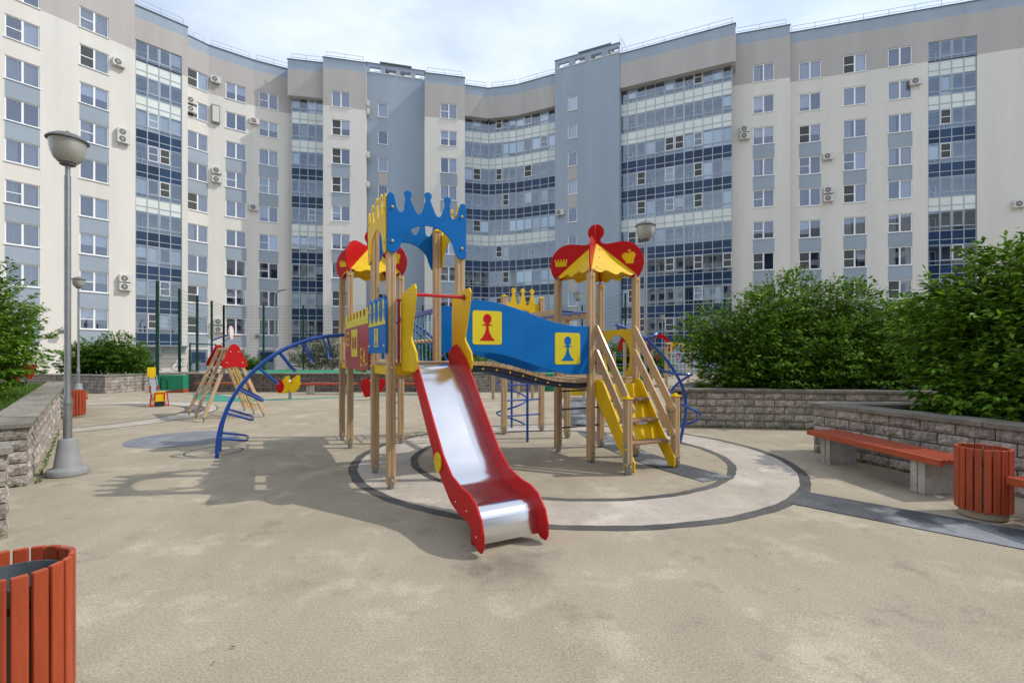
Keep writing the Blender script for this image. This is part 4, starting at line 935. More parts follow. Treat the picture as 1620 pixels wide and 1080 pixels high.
MB().tube([(3.5, 3.53, 0), (3.5, 3.53, 2.5), (3.46, 3.4, 2.6), (3.4, 2.9, 2.6)], .024, 8).build('spiral_pole', MATS['bluetube'], PC, smooth=True)
MB().tube([(3.5+.33*math.cos(i*.26), 3.53+.33*math.sin(i*.26), .04+i*.0262) for i in range(84)], .02, 8).build('spiral_climber', MATS['bluetube'], PC, smooth=True)
# ---- curly climber on the right of the right tower
ym_ = s/2; ctl = [(3.80, 2.08), (4.1, 2.0), (4.48, 1.84), (4.9, 1.52), (5.18, 1.22), (5.36, .92), (5.40, .6), (5.34, .3), (5.25, 0.0)]
def crv(t_):
    f = t_*(len(ctl)-1); i = min(int(f), len(ctl)-2); f -= i; P_ = [Vector(ctl[max(0, min(len(ctl)-1, i+k))]) for k in (-1, 0, 1, 2)]
    v = .5*((2*P_[1]) + (P_[2]-P_[0])*f + (2*P_[0]-5*P_[1]+4*P_[2]-P_[3])*f*f + (3*P_[1]-P_[0]-3*P_[2]+P_[3])*f**3); return V3(v.x, ym_, v.y)
MB().tube([crv(i/40) for i in range(41)], .027, 9).build('curly_pole', MATS['bluetube'], PC, smooth=True)
cu = []
for i in range(150):
    t_ = .02 + .93*i/149; p = crv(t_); tg = (crv(min(1, t_+.01)) - crv(max(0, t_-.01))).normalized(); nn = V3(-tg.z, 0, tg.x); w_ = t_*2*math.pi*3.6
    rr_ = .27*min(1, 6*t_); cu.append(p + EY*rr_*1.1*math.sin(w_) + nn*rr_*.62*math.cos(w_))
MB().tube(cu, .023, 8).build('curly_climber', MATS['bluetube'], PC, smooth=True)
# blue arch behind the rope rail, on the far side of the second tower
for y in (3.0, 3.5): MB().tube([V3(s+1.25*math.sin(R(90)*i/14), y, .02+2.2*math.cos(R(90)*i/14)) for i in range(15)], .026, 8).build('arch_rail', MATS['bluetube'], PC, smooth=True)
for i in (3, 5, 7, 9, 11): MB().tube([V3(s+1.25*math.sin(R(90)*i/14), 3.0, .02+2.2*math.cos(R(90)*i/14)), V3(s+1.25*math.sin(R(90)*i/14), 3.5, .02+2.2*math.cos(R(90)*i/14))], .018, 8).build('arch_step', MATS['bluetube'], PC, smooth=True)

# ================================================================== furniture
def bench(label, loc, rz, ln=2.1, wd=.5, grp='red slatted benches'):      # local x along, front = -y
    r = thing('bench', label, 'bench', loc, rz, grp); n = 7; sw = .04
    MB().box(0, ln, 0, .05, .375, .45).build('slat', MATS['benchred'], r, bevel=.006)
    for i in range(n):
        y = .075 + i*(wd-.12)/(n-1); MB().box(.004, ln-.004, y, y+.038, .40, .448).build('slat', MATS['benchred'], r, bevel=.004)
    for x in (.22, ln-.42):
        b = MB().box(x+.02, x+.18, .07, wd-.03, 0, .395)
        for k in (0, 1): b.box(x+.005+k*.10, x+.09+k*.10, .055, .07, 0, .395)
        b.build('leg', MATS['concrete'], r, bevel=.01)
        MB().box(x, x+.2, .06, wd-.02, .395, .40).build('bracket', MATS['black'], r)
    return r
bd = math.atan2(-2.11, .15)
bench('long red slatted bench on two concrete legs in front of the right planter wall', (4.50, 7.34, 0), bd, 2.12)
bench('red bench end cut off by the right picture edge beside the bin', (4.655, 4.53, 0), bd, 2.1)
bench('red bench before the dark wall, right behind the yellow spring rider', (-8.35, 18.9, 0), 0, 2.15)
bench('red bench before the dark wall, seen behind the castle posts left of the slide', (-5.1, 18.9, 0), 0, 2.1)
bench('red bench before the dark wall, half hidden by the wooden climbing triangle', (-12.7, 19.2, 0), 0, 2.1)
bench('red bench end sticking out beside the back-left bin', (-11.48, 13.0, 0), math.atan2(.75, -.66), 1.8)

def bin_(label, loc, r_=.215, h=.685, n=20, grp='red slatted bins'):
    t = thing('litter_bin', label, 'bin', loc, 0, grp)
    MB().lathe([(r_-.045, 0), (r_-.03, .01), (r_-.03, .085), (r_-.045, .09)], 24).build('base', MATS['rustbase'], t, smooth=True)
    b = MB().lathe([(r_-.035, .09), (r_-.035, h-.06), (r_-.042, h-.06), (r_-.042, .12)], 26, cap=False); b.lathe([(.004, .12), (r_-.042, .121)], 26); b.build('liner', MATS['liner'], t, smooth=True)
    MB().lathe([(r_-.034, .13), (r_-.026, .13), (r_-.026, .155), (r_-.034, .155)], 26).build('hoop', MATS['black'], t); MB().lathe([(r_-.034, h-.16), (r_-.026, h-.16), (r_-.026, h-.135), (r_-.034, h-.135)], 26, cap=False).build('hoop', MATS['black'], t)
    sm = MB().box(-.026, .026, -.012, .012, 0, h-.075).mesh('slat', fix=False); sm.materials.append(MATS['binred'])
    w = 2*math.pi*r_/n*.40
    rr = random.Random(len(label))
    for i in range(n):
        a = 2*math.pi*i/n; o = inst('slat', sm, t, ((r_-.013)*math.cos(a), (r_-.013)*math.sin(a), .075+rr.uniform(-.003,.003)), a+math.pi/2)
        o.scale = (w/.026, 1, 1); m = o.modifiers.new('b', 'BEVEL'); m.width = .006; m.segments = 2
    return t
bin_('round red slatted bin cut by the lower left picture corner', (-2.20, 2.105, 0))
bin_('round red slatted bin between the two right benches', (4.66, 4.75, 0))
bin_('small red slatted bin in the back left beside the stone wall', (-11.1, 12.2, 0))

def lamp(label, loc, h=4.57, tilt=0, grp='park lamps', base=True):
    t = thing('park_lamp', label, 'lamp', loc, random.uniform(0, 3), grp)
    MB().lathe([(.20, 0), (.223, .008), (.223, .06), (.205, .085), (.155, .10), (.145, .115), (.098, .46), (.09, .475), (.05, .48)], 28).build('base', MATS['lampgrey'], t, smooth=True, ang=50)
    b = MB().lathe([(.048, .47), (.048, .93), (.056, .935), (.056, .97), (.037, 1.06), (.036, 1.4), (.038, 1.402), (.036, 1.43), (.035, h-.60), (.028, h-.595), (.028, h-.44)], 18); b.box(.045, .052, -.02, .02, .56, .72)
    b.build('pole', MATS['galv'], t, smooth=True)
    MB().lathe([(.05, h-.47), (.085, h-.455), (.085, h-.435), (.06, h-.425)], 20).build('collar', MATS['lampcap'], t, smooth=True)
    MB().lathe([(.06, h-.43), (.10, h-.425), (.145, h-.38), (.175, h-.31), (.19, h-.23), (.196, h-.145)], 28, cap=False).build('globe', MATS['globe'], t, smooth=True)
    b = MB().lathe([(.15, h-.142), (.205, h-.145), (.225, h-.138), (.225, h-.128), (.195, h-.095), (.13, h-.055), (.06, h-.035), (.02, h-.03), (.016, h-.005), (.004, h)], 28); b.build('cap', MATS['lampcap'], t, smooth=True)
    MB().lathe([(.03, h-.42), (.03, h-.30), (.02, h-.2), (.01, h-.19)], 10).build('bulb', MATS['white'], t, smooth=True)
    return t
lamp('tall grey park lamp on a conical foot, front left', (-5.92, 6.4, 0))
lamp('grey park lamp behind the back-left bin', (-16.56, 18.35, 0))
lamp('park lamp rising behind the right red crown roof', (2.96, 10.65, 0))
lamp('distant park lamp seen under the right crown roof', (3.1, 22.6, 0))
lamp('distant park lamp peeping between the yellow crown spikes', (.2, 23.5, 0))
lamp('very distant park lamp in front of the blue balconies at right', (11.2, 35.8, 0))
t = thing('street_light', 'slim grey street light with a flat bent head behind the court', 'street light', (-14.8, 30, 0)); h = 5.55
MB().tube([(0,0,0), (0,0,h-.35), (.08,0,h-.15), (.3,0,h)], [.07,.05,.045,.04], 10).build('pole', MATS['galv'], t, smooth=True); MB().lathe([(.02, -.05), (.09, -.04), (.12, 0), (.08, .06), (.02, .08)], 12).build('lamp_head', MATS['lampgrey'], t, smooth=True)
o = [x for x in C.objects if x.parent == t and x.name.startswith('lamp_head')][0]; o.location = (.45, 0, h+.04); o.scale = (2.6, 1.2, .8); o.rotation_euler = (0, R(-14), 0)

# ---- wooden climbing triangle with red caps
t = thing('climbing_triangle', 'A-shaped wooden climbing frame with red end caps and chain rungs', 'climbing frame', (-7.27, 11.32, 0), math.atan2(1.22, -1.16))
# local x runs along the ridge away from the camera, local y to the left foot row (-) / right foot row (+ is left of direction)
rg = 1.72; ft = 1.32; hh = 1.72; sgn = -1
for i, x in enumerate((0, rg/2, rg)):
    for sd_ in (0, 1):
        f = V3(x, sgn*ft*sd_, .10); top = V3(x + (.0 if i == 1 else (.22 if i == 0 else -.22)), sgn*ft/2 + sgn*(-.03 if sd_ == 0 else .03), hh)
        MB().bar(f, top, .09, .075, up=EX).build('rail', MATS['wood'], t, bevel=.008); MB().tube([V3(f.x, f.y, 0) + (f-top)*.03*V3(1,1,0).x*0, f + (top-f)*.03], .018, 6).build('foot', MATS['galv'], t)
cap = [(-.28, 0), (-.20, -.045), (0, -.01), (.20, -.045), (.28, 0), (.285, .07), (.10, .50), (.05, .545), (0, .555), (-.05, .545), (-.10, .50), (-.285, .07)]
for x, nx in ((-.06+.12, -1), (rg-.0-.12, 1)):
    dv = V3(.20, 0, hh-.0).normalized() if nx < 0 else V3(-.20, 0, hh).normalized()
    c_ = MB().prism(cap, V3(x+nx*.04, sgn*ft/2, 1.30), EY, dv, V3(nx, 0, 0), .022).build('end_cap', MATS['red'], t, bevel=.008)
    for yy, zz in ((-.17, .09), (.17, .09), (-.085, .36), (.085, .36)): bolt(c_, V3(x+nx*.063, sgn*ft/2+yy, 1.30) + dv*zz, (nx, 0, 0), .018)
MB().box(.18, rg-.18, sgn*ft/2-.06, sgn*ft/2+.06, hh-.02, hh+.05).build('ridge_board', MATS['wood'], t, bevel=.006)
for sd_ in (0, 1):
    for k in range(6):
        f = .12 + k*.145; y = sgn*(ft*sd_ + (ft/2 - ft*sd_)*f); z = .10 + (hh-.1)*f; x0_ = .22*f + .04; x1_ = rg - .22*f - .04
        MB().tube([(x0_, y, z), (rg/2-.05, y, z-.015*(k % 2)), (rg/2+.05, y, z), (x1_, y, z)], .014 if sd_ == 0 else .010, 7).build('rung', MATS['galv'], t, smooth=True)
MB().bar((rg*.28, sgn*ft*.98, .14), (rg*.36, sgn*ft*.54, hh-.1), .02, .16, up=EZ).build('side_board', Y, t); MB().bar((rg*.70, sgn*ft*.98, .14), (rg*.62, sgn*ft*.54, hh-.1), .02, .05, up=EZ).build('side_board', Y, t)

# ---- toddler slide in the back left
t = thing('toddler_slide', 'small toddler slide with yellow ends, grey chute and red legs', 'slide', (-10.75, 14.65, 0), R(43)); t.scale = (.74, .9, 1)
MB().prism(rrect(-.15, .15, 0, .32, .03), (-.14, .95, .86), EX, EZ, EY, .03).build('head_plate', Y, t, bevel=.006)
ch = MB(); pr = [(.93, .86), (.80, .80), (.30, .36), (.10, .24), (-.02, .20)]
ch.add([(x, y, z) for y, z in pr for x in (-.24, .0)], [(2*i, 2*i+1, 2*i+3, 2*i+2) for i in range(4)]); cho = ch.build('chute', MATS['galv'], t, fix=False); cho.location.x = .02
for x in (-.245, .0): MB().prism([(y, z-.02) for y, z in pr] + [(y, z+.07) for y, z in reversed(pr)], (x+.01, 0, 0), EY, EZ, EX, .02).build('chute_side', MATS['galv'] if x < -.2 else MATS['galv'], t)
for x in (-.27, .0): MB().box(x, x+.05, .40, .60, .40, .62).build('side_pad', Rd, t, bevel=.01)
MB().prism(rrect(-.20, .20, .16, .46, .04), (.0, -.05, 0), EX, EZ, EY, .03).build('front_plate', Y, t, bevel=.006); MB().box(-.16, .16, -.05, .12, .02, .15).build('front_foot', MATS['black'], t)
fo = MB()
for x in (-.16, .16): fo.box(x-.02, x+.02, -.062, -.05, .20, .42)
fo.box(-.16, .16, -.062, -.05, .40, .43).build('front_trim', Rd, t)
for x, k in ((-.26, -1), (.26, 1)): MB().tube([(x+.05*k, -.02, .0), (x, -.0, .38), (x-.03*k, .35, .40), (x, .42, .0)], .022, 8).tube([(x+.04*k, -.02, .05), (x*.55, -.02, .05)], .022, 8).build('leg_frame', MATS['redtube'], t, smooth=True)
MB().box(-.16, .0, .9, .96, 0, .86).build('rear_leg', MATS['wood'], t)

# ---- spring riders
def rider(label, loc, rz, body, m1, m2, comb=False):
    t = thing('spring_rider', label, 'spring rider', loc, rz, 'spring riders')
    for y, k in ((-.13, 0), (.11, 1)): MB().prism(body, (0, y, 0), EX, EZ, EY, .02).build('side_panel', MATS[m1], t, bevel=.006)
    MB().box(-.12, .12, -.11, .11, .42, .45).build('seat', MATS['white'], t, bevel=.005); MB().box(-.06, .0, -.10, .10, .45, .68).build('backrest', MATS['white'], t)
    MB().tube([(.10, -.22, .62), (.10, .22, .62)], .015, 7).build('handle', MATS['redtube'], t); MB().tube([(.0, -.22, .33), (.0, .22, .33)], .016, 7).build('footrest', MATS['redtube'], t)
    MB().lathe([(.055, 0), (.055, .30), (.03, .31)], 14).build('spring_post', MATS['galv'], t, smooth=True)
    if comb: 
        for y in (-.155, .135): MB().prism(arcpts(-.30, .45, .14, .22, 0, 345, 20), (0, y, 0), EX, EZ, EY, .02).build('tail', MATS[m2], t, bevel=.005)
        for y in (-.155, .135): MB().prism([(-.40, .25), (-.36, .38), (-.31, .36), (-.29, .25), (-.25, .25), (-.20, .38), (-.15, .36), (-.13, .22), (-.22, .20)], (0, y+.002, 0), EX, EZ, EY, .022).build('wing', MATS['yellow'], t)
    return t
hen = [(-.22, .30), (-.10, .26), (.10, .26), (.16, .22), (.20, .30), (.26, .34), (.28, .46), (.33, .50), (.34, .56), (.30, .60), (.31, .74), (.29, .84), (.25, .86), (.22, .80), (.12, .74), (.06, .62), (-.02, .62), (-.04, .70), (-.06, .80), (-.10, .84), (-.14, .78), (-.20, .72), (-.25, .60), (-.27, .46)]
rider('yellow hen spring rider with red tail near the back bench', G(459, 631), R(8), hen, 'yellow', 'red', True)
bug = [(x*1.0, z) for x, z in [(-.32, .62), (-.28, .74), (-.12, .76), (-.05, .66), (.05, .66), (.12, .74), (.38, .74), (.46, .66), (.44, .50), (.38, .40), (.34, .28), (.24, .26), (.20, .34), (.05, .36), (.0, .20), (-.08, .12), (-.17, .10), (-.25, .16), (-.27, .30), (-.36, .42)]]
rider('red spring rider seen between the castle posts', G(588, 632.5), R(4), bug, 'red', 'white')

# ---- sports court fence: posts and welded mesh panels
fen = thing('court_fence', 'tall green welded mesh fence on posts around the sports court', 'fence', (-14, 21, 0))
FO = V3(-14, 21, 0); HF = 4.8
def fence_run(p, q, n, z0s=0., h=HF, last=True):
    p, q = Vector(p), Vector(q)
    for i in range(n + 1):
        a = p + (q-p)*i/n
        if i < n or last: MB().box(-.045, .045, -.045, .045, z0s, h).build('post', MATS['fencegreen'], fen).location = V3(a.x, a.y, 0) - FO
        if i == n: break
        b = p + (q-p)*(i+1)/n; d = (b-a); l = d.length; d /= l; mb = MB(); r = .0045
        A = V3(a.x, a.y, 0) - FO; D = V3(d.x, d.y, 0); N_ = V3(-d.y, d.x, 0)
        zz = .78
        while zz < h:
            mb.add([A + EZ*(zz-r), A + D*l + EZ*(zz-r), A + D*l + EZ*(zz+r), A + EZ*(zz+r)], [(0,1,2,3)]); zz += .2
        x = .1
        while x < l:
            mb.add([A + D*(x-r) + EZ*.78, A + D*(x+r) + EZ*.78, A + D*(x+r) + EZ*h, A + D*(x-r) + EZ*h], [(0,1,2,3)]); x += .12
        tag(mb.build('mesh_panel', MATS['fencegreen'], fen, fix=False), kind='stuff')
        for k in range(7): MB().box(-.05, .05, -.055, .055, 0, .05).build('clamp', MATS['black'], fen).location = A + EZ*(.9+k*.6)
fence_run((-15.5, 21.0), (-18.9, 31.5), 4)
fence_run((-18.9, 31.5), (4.6, 31.5), 9)
fence_run((5.95, 25.2), (4.6, 31.5), 2, last=False)
gt = MB(); P0 = V3(-15.55, 23.2, 0) - FO; P1 = V3(-15.6, 25.3, 0) - FO
gt.tube([P0 + EZ*.6, P0 + EZ*2.1, P1 + EZ*2.1, P1 + EZ*.6, P0 + EZ*.6], .04, 6).build('gate_frame', MATS['fencegreen'], fen)
# green corner of the court with a red kerb
gb = thing('court_corner', 'green painted low wall at the court corner with a red kerb', 'wall', (-14.1, 19.9, 0))
MB().box(-.62, .48, 0, .6, .10, .72).build('wall_face', MATS['courtgreen'], gb, bevel=.01); MB().prism([(-.62, 0), (.5, 0), (.5, .16), (-.62, .02)], (0, -.02, 0), EX, EZ, EY, .5).build('kerb', MATS['brickred'], gb)
MB().tube([(-.45, -.02, .15), (-.45, -.02, .62), (-.18, -.02, .5), (-.18, -.02, .1)], .012, 6).build('rail', MATS['fencegreen'], gb)
# basketball hoop
bh = thing('basketball_hoop', 'white oval basketball backboard with red ring behind the climbing triangle', 'basketball hoop', (-16.0, 27.4, .76), R(106))
MB().prism(arcpts(0, 0, .50, .42, 0, 350, 24), (0, 0, 2.05), EX, EZ, EY, .03).build('backboard', MATS['white'], bh, bevel=.005)
MB().tube([(.49*math.cos(R(a)), -.012, 2.05+.41*math.sin(R(a))) for a in range(0, 360, 15)], .014, 6, closed=True).build('backboard_edge', MATS['redtube'], bh)
MB().tube([(.23*math.cos(R(a)), -.42+.23*math.sin(R(a)), 1.85) for a in range(0, 360, 20)], .012, 6, closed=True).tube([(0, -.2, 1.85), (0, 0, 1.85)], .02, 6).build('ring', MATS['redtube'], bh)
MB().tube([(0, 1.0, 0), (0, 1.0, 1.6), (0, .05, 2.0)], .05, 8).tube([(0, 1.0, .9), (0, .1, 1.8)], .02, 6).build('stand', MATS['bluetube'], bh, smooth=True)
# bicycles by the house wall
def bike(label, loc, rz, m):
    t = thing('bicycle', label, 'bicycle', loc, rz, 'bicycles parked by the house')
    for x in (-.52, .52): 
        w_ = MB().tube([(x+.33*math.cos(R(a)), 0, .34+.33*math.sin(R(a))) for a in range(0, 360, 20)], .02, 6, closed=True).build('wheel', MATS['black'], t)
        sp_ = MB()
        for a in range(0, 180, 30): sp_.tube([(x+.32*math.cos(R(a)), 0, .34+.32*math.sin(R(a))), (x-.32*math.cos(R(a)), 0, .34-.32*math.sin(R(a)))], .005, 4)
        sp_.build('spokes', MATS['galv'], w_)
    MB().tube([(-.52,0,.34), (-.18,0,.85), (.38,0,.85), (-.05,0,.32), (-.18,0,.85)], .022, 6).tube([(-.52,0,.34), (-.05,0,.32)], .016, 6).tube([(.52,0,.34), (.36,0,.98)], .02, 6).build('frame', MATS[m], t)
    MB().tube([(.30,-.28,1.02), (.38,0,1.0), (.30,.28,1.02)], .014, 6).build('handlebar', MATS['black'], t); MB().box(-.30, -.06, -.07, .07, .92, .97).build('saddle', MATS['black'], t, bevel=.02)
bike('bicycle with blue frame parked by the house left of the fence gate', (-24.9, 36.5, .3), R(20), 'bluetube'); bike('silver bicycle parked just right of the blue one', (-23.3, 36.2, .3), R(15), 'galv')

# ---- second play area far behind on the right
fp = thing('climbing_net_frame', 'distant wooden climbing frame with red arches, yellow pennants and net', 'playground', (5.2, 18, 0))
F0 = V3(5.2, 18, 0)
def fpost(px, h, z=18.):
    p = V3((px-810)*z/FPX, z, 0) - F0; post(p.x, p.y, h, root=fp, foot=False); return p
for px, h, z in ((988, 2.05, 18), (1054, 1.85, 17.5), (1089, 1.8, 19), (1107, 1.25, 17), (972, 1.7, 19), (1030, 1.8, 20), (780, 1.3, 16.5), (842, 1.3, 16.5), (820, 1.3, 17.5)): fpost(px, h, z)
def arch(px, z, zb, zt, hw=.42):
    c = V3((px-810)*z/FPX, z, 0) - F0; o_ = [(-hw, zb)] + arcpts(0, zt-hw, hw, hw, 180, 0, 14) + [(hw, zb), (hw-.14, zb)] + arcpts(0, zt-hw, hw-.14, hw-.14, 0, 180, 12) + [(-hw+.14, zb)]
    MB().prism(o_, c, EX, EZ, EY, .03).build('red_arch', Rd, fp, bevel=.006)
arch(1043, 18.2, 1.72, 2.36); arch(995, 18.5, 1.75, 2.34, .40); 
for px, z, fl in ((1061, 18, 1), (1096, 19, -1), (1080, 19, 1)):
    c = V3((px-810)*z/FPX, z, 0) - F0; MB().prism([(-.02, 2.05), (.28*fl, 2.05), (.0, 1.62)], c, EX, EZ, EY, .02).build('pennant', Y, fp)
q = lambda px, z, zz: V3((px-810)*z/FPX, z, zz) - F0
MB().bar(q(1054, 17.9, 2.0), q(1112, 19, 2.0), .08, .06).build('top_beam', MATS['wood'], fp)
MB().prism(arcpts(0, 0, .14, .10, 0, 340, 12), q(1099, 18.9, 2.32), EX, EZ, EY, .02).build('red_plate', Rd, fp)
net = MB()
for i in range(9): net.tube([q(1056+i*6, 18, .2), q(1056+i*6, 18, 1.95)], .010, 4)
for i in range(9): net.tube([q(1054, 18, .25+i*.2), q(1108, 18, .25+i*.2)], .010, 4)
net.build('rope_net', MATS['white'], fp)
for zz in (1.55, 1.2, .85, .5): MB().tube([q(972, 18.4, zz), q(1030, 19.2, zz)], .02, 6).build('bar', MATS['bluetube'], fp, smooth=True)
for k in range(3): MB().tube([q(1040+k*16, 18, 1.65), q(1043+k*16, 18, 1.5), q(1040+k*16, 18, 1.35), q(1037+k*16, 18, 1.5)], .018, 6, closed=True).build('hand_ring', MATS['redtube'], fp)
yp = thing('activity_board', 'yellow activity board standing far behind the right tower', 'activity board', G(909, 629.5)); 
MB().box(-.48, .40, -.02, .02, .10, 1.0).build('board', Y, yp, bevel=.01); MB().box(-.46, -.38, -.05, .05, 0, 1.02).build('leg', MATS['wood'], yp); MB().box(.30, .38, -.05, .05, 0, 1.02).build('leg', MATS['wood'], yp)

# ================================================================== plants
def leaves(b, lobes, n, size, rr, shell=.45, up=.35, drop=None):
    tot = sum((l[3]*l[4]*l[5])**(2/3) for l in lobes); K_ = 22
    for (cx, cy, cz, rx, ry, rz) in lobes:
        k = int(n * (rx*ry*rz)**(2/3) / tot)
        for _ in range(int(k*.36)):                      # inner leaves
            d = V3(rr.gauss(0,1), rr.gauss(0,1), rr.gauss(0,1)).normalized(); q = .78 * rr.random()**.5
            leaf(b, V3(cx + d.x*rx*q, cy + d.y*ry*q, cz + d.z*rz*q), V3(rr.uniform(-1,1), rr.uniform(-1,1), rr.uniform(-1,.5)).normalized(), size*rr.uniform(.9, 1.4), rr)
        for _ in range(int(k*.64) // K_):                # flat leaf sprays on the outside, with gaps between them
            while True:
                d = V3(rr.gauss(0,1), rr.gauss(0,1), rr.gauss(0,1)).normalized()
                if d.z > -.7: break
            q = .80 + .28 * rr.random()
            c = V3(cx + d.x*rx*q, cy + d.y*ry*q, cz + d.z*rz*q)
            ax = (V3(d.x, d.y, max(-.1, d.z*.55)) + V3(rr.uniform(-.4,.4), rr.uniform(-.4,.4), rr.uniform(-.1,.4))).normalized(); sx_ = ax.cross(EZ).normalized(); L_ = size*rr.uniform(2.2, 3.6)
            for j in range(K_):
                t_ = rr.random(); s_ = rr.choice((-1, 1)); p = c + ax*L_*(t_-.4) + sx_*s_*size*rr.uniform(.1, 1.5)*(1.15-t_) + EZ*rr.uniform(-.35, .2)*size
                leaf(b, p, (ax*.75 + sx_*s_*rr.uniform(.2, 1.1) + EZ*rr.uniform(-.75, .15)).normalized(), size*rr.uniform(.65, 1.15), rr)
def leaf(b, p, d, l, rr, w=.27):
    sd_ = d.cross(EZ if abs(d.z) < .9 else EX).normalized(); sd_ = (sd_ + EZ*rr.uniform(-.6, .6)).normalized(); nn = sd_.cross(d)
    m = p + d*l*.45; k = len(b.v)
    b.v += [tuple(p), tuple(m + sd_*l*w + nn*l*.06), tuple(p + d*l - nn*l*.05), tuple(m - sd_*l*w + nn*l*.06)]
    b.f.append((k, k+1, k+2, k+3))
def shoots(b, st, lobes, n, size, rr, hmax=.5, front=False):
    for _ in range(n):
        l = rr.choice(lobes); a = rr.uniform(0, 6.28); e = rr.uniform(.35, 1.4)
        d = V3(math.cos(a)*math.cos(e), math.sin(a)*math.cos(e), math.sin(e)); p = V3(l[0]+d.x*l[3]*.92, l[1]+d.y*l[4]*.92, l[2]+d.z*l[5]*.92)
        d = (d + V3(0, 0, .6)).normalized(); L_ = rr.uniform(.35, 1)*hmax; q = p + d*L_ + V3(rr.uniform(-.1,.1), rr.uniform(-.1,.1), -.03)
        st.tube([p - d*.2, (p+q)/2 + EZ*.02, q], [.006, .005, .002], 4)
        k = int(L_/size*1.7) + 2
        for j in range(k):
            c = p + (q-p)*(j/k); s2 = 1 if j % 2 else -1; dd = d.cross(EZ + V3(.3, .1, 0)).normalized()*s2
            leaf(b, c, (dd + d*.6 + V3(rr.uniform(-.3,.3), rr.uniform(-.3,.3), rr.uniform(-.2,.2))).normalized(), size*rr.uniform(.7, 1.1), rr)
        leaf(b, q, d, size*.8, rr)
def shrub(name, label, base, lobes, n, size, m='leaf', seed=1, nshoot=40, hshoot=.45, stems=7, grp=None, shell=.45):
    rr = random.Random(seed); t = thing(name, label, 'shrub', base, 0, grp); B = Vector(base)
    lo = [(l[0]-B.x, l[1]-B.y, l[2]-B.z, l[3], l[4], l[5]) for l in lobes]
    b = MB(); st = MB(); leaves(b, lo, n, size, rr, shell); shoots(b, st, lo, nshoot, size, rr, hshoot)
    for i in range(stems):
        l = rr.choice(lo); p = V3(l[0]*.35+rr.uniform(-.1,.1), l[1]*.35+rr.uniform(-.1,.1), 0); e = V3(l[0]+rr.uniform(-.6,.6)*l[3], l[1]+rr.uniform(-.6,.6)*l[4], l[2]+rr.uniform(.1,.7)*l[5])
        st.tube([p, p*.5+e*.5+V3(rr.uniform(-.1,.1), rr.uniform(-.1,.1), .1), e], [.03, .018, .006], 5)
        for _ in range(3):
            f = rr.uniform(.4, .9); c = p + (e-p)*f; st.tube([c, c + V3(rr.uniform(-1,1)*l[3]*.6, rr.uniform(-1,1)*l[4]*.6, rr.uniform(.1,.5)*l[5])], [.010, .004], 4)
    st.build('stem', MATS['bark'], t, smooth=True, fix=False); tag(b.build('crown', MATS[m], t, fix=False), kind='stuff')
    return t
GP = 'big planter shrubs'
# right, behind the straight wall
shrub('leafy_shrub', 'wide dense green shrub above the straight grey wall at right', (6.5, 12.0, .7),
      [(4.9, 11.9, 1.9, .75, .8, .75), (5.5, 11.5, 1.35, 1.0, .8, .75), (6.0, 11.7, 1.95, 1.0, 1.0, 1.1), (7.1, 12.2, 2.4, 1.25, 1.1, 1.2), (8.2, 11.9, 2.2, 1.2, 1.1, 1.1), (9.2, 11.8, 1.9, 1.1, 1.0, 1.05), (7.6, 11.1, 1.45, 1.5, .8, .85), (6.3, 11.1, 1.25, 1.1, .75, .65), (9.0, 10.9, 1.4, 1.1, .8, .85), (10.2, 12, 1.9, 1.0, 1, 1), (8.2, 11.0, 1.1, 1.2, .8, .5), (6.8, 11.2, .95, 1.6, .7, .4), (5.3, 11.3, .95, .8, .6, .4)], 74000, .105, 'leaf', 3, 200, .42, 10, GP, .2)
shrub('leafy_shrub', 'large near shrub overhanging the right planter behind the bench', (7.6, 6.9, .64),
      [(6.75, 7.1, 1.75, .85, .8, .9), (7.4, 7.0, 2.25, .85, .9, .95), (8.1, 6.3, 2.1, .9, .9, 1.15), (7.0, 6.3, 1.3, .75, .7, .65), (8.6, 7.0, 2.1, 1.0, .9, 1.2), (7.4, 5.4, 1.4, .65, .6, .7), (8.3, 5.2, 2.1, .8, .8, 1.1), (7.2, 6.7, 1.6, 1.0, .8, .8), (7.9, 6.2, 1.3, .9, .8, .7), (6.45, 6.7, 1.05, .55, .6, .38), (6.6, 5.9, 1.05, .5, .6, .38), (6.9, 5.0, 1.1, .5, .5, .4)], 58000, .125, 'leaf', 5, 170, .52, 9, GP, .2)
# left planter
shrub('leafy_shrub', 'tall green shrub at the left edge above the left planter wall', (-11.2, 9.6, .62),
      [(-11.6, 9.6, 2.2, 1.1, 1.0, 1.5), (-10.9, 9.5, 1.6, .95, .9, 1.0), (-11.9, 10.4, 2.4, 1.2, 1.0, 1.4), (-10.7, 9.3, 1.15, .75, .6, .6), (-12.4, 9.4, 2.8, .9, .9, 1.4), (-10.7, 10.2, 1.7, .65, .7, .85), (-11.4, 9.3, 1.3, .9, .8, .8)], 50000, .10, 'leaf', 8, 90, .5, 8, GP, .2)
shrub('leafy_shrub', 'rounded green shrub before the sunlit left wall behind the back-left lamp', (-18.3, 21.8, .6),
      [(-18.9, 21.6, 1.35, 1.0, .9, .85), (-17.9, 21.9, 1.5, 1.0, .9, .95), (-17.0, 21.5, 1.1, .8, .7, .6), (-19.6, 22, 1.1, .8, .8, .7)], 20000, .13, 'leafdark', 9, 60, .35, 5, None, .2)
shrub('variegated_shrub', 'pale cream-edged shrub behind the court fence left of the castle', (-13.2, 33.6, .4),
      [(-14.2, 33.5, 1.3, 1.1, .8, 1.0), (-12.8, 33.6, 1.5, 1.3, .8, 1.2), (-11.5, 33.6, 1.35, 1.1, .8, 1.0)], 12000, .16, 'leafwhite', 12, 10, .3, 5)
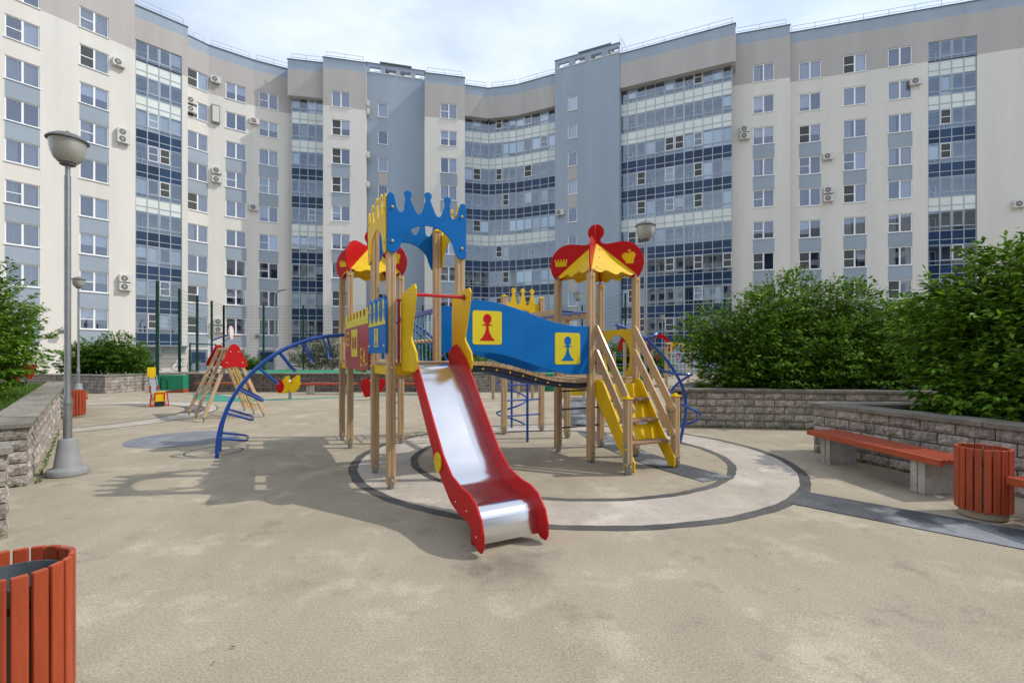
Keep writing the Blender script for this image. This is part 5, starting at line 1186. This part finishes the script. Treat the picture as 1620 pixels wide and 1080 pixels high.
shrub('low_shrub', 'low dark green shrub by the house behind the climbing triangle', (-19.2, 34.5, .3), [(-19.6, 34.5, .9, .9, .6, .55), (-18.6, 34.6, .8, .8, .6, .5)], 3500, .16, 'leafdark', 13, 6, .3, 4)
shrub('leafy_shrub', 'dark green bush seen through the rope rail of the castle', (-4.8, 33.4, .4), [(-5.6, 33.4, 1.5, 1.2, .8, 1.3), (-4.4, 33.5, 1.7, 1.2, .8, 1.4), (-3.0, 33.5, 1.3, 1.1, .8, 1.0)], 12000, .17, 'leafdark', 14, 10, .3, 5)
shrub('leafy_shrub', 'green bush behind the round yellow arch of the right tower', (5.6, 24.0, .2), [(4.9, 24, 1.1, 1.1, .8, .95), (6.2, 24.2, 1.2, 1.1, .8, 1.0), (7.3, 24.2, 1.0, .9, .8, .8)], 11000, .15, 'leafdark', 15, 10, .3, 5)
shrub('low_shrub', 'bright green ground plant above the grey wall under the wavy bridge', (-.9, 21.4, .76), [(-1.3, 21.4, .95, .9, .5, .3), (-.2, 21.5, .9, .9, .5, .26)], 4000, .13, 'grass', 16, 4, .2, 3)
# grass in the left planter
gb_ = MB(); rr = random.Random(4)
for _ in range(16000):
    u_, v_ = rr.random(), rr.random(); x, y = -6.35 + (-13.6+6.2)*u_, 6.2 + 8.8*u_; x -= .75*v_*4.2; y -= .66*v_*2.0
    if y < 4.6: continue
    a = rr.uniform(0, 6.28); l = rr.uniform(.06, .22); dx, dy = math.cos(a)*l*.5, math.sin(a)*l*.5; w_ = .007; k = len(gb_.v)
    gb_.v += [(x-w_*math.sin(a), y+w_*math.cos(a), .60), (x+w_*math.sin(a), y-w_*math.cos(a), .60), (x+dx, y+dy, .60+l)]; gb_.f.append((k, k+1, k+2))
tag(gb_.build('planter_grass', MATS['grass'], fix=False), 'long green grass filling the left planter', 'grass', kind='stuff')
# weeds along the foot of the walls
wd = MB(); rr = random.Random(19)
for (p, q, n) in (((3.5, 10.56), (6.4, 10.1), 70), ((4.95, 7.8), (5.5, 5.9), 60), ((-5.87, 5.95), (-9.5, 10.1), 70), ((-6.1, 5.75), (-5.85, 5.85), 14), ((-4.4, 4.2), (-4.75, 3.75), 16)):
    for _ in range(n):
        f = rr.random()**1.3; x, y = p[0]+(q[0]-p[0])*f + rr.uniform(-.02,.02), p[1]+(q[1]-p[1])*f - rr.uniform(-.01,.03)
        for k in range(4): leaf(wd, V3(x, y, .0), V3(rr.uniform(-1,1), rr.uniform(-1,1), rr.uniform(.4,1.6)).normalized(), rr.uniform(.02, .07), rr, .12)
tag(wd.build('wall_foot_weeds', MATS['grass'], fix=False), 'tiny green weeds along the foot of the stone walls', 'weeds', kind='stuff')
# red toy-like flower clump at the back of the left planter is a small red slide end seen above the wall
rt = thing('spring_rider', 'red and yellow spring rider glimpsed over the left planter wall beneath the shrub', 'spring rider', (-17.0, 16.6, 0), R(10), 'spring riders')
MB().prism([(x*1.2, z*1.1) for x, z in bug], (0, -.1, .45), EX, EZ, EY, .03).build('side_panel', Rd, rt); MB().box(-.2, .2, -.12, .12, .95, 1.02).build('seat', Y, rt); MB().lathe([(.05, 0), (.05, .8)], 10).build('spring_post', MATS['galv'], rt)

S.render.engine = 'CYCLES'
S.cycles.max_bounces = 8; S.cycles.transparent_max_bounces = 12
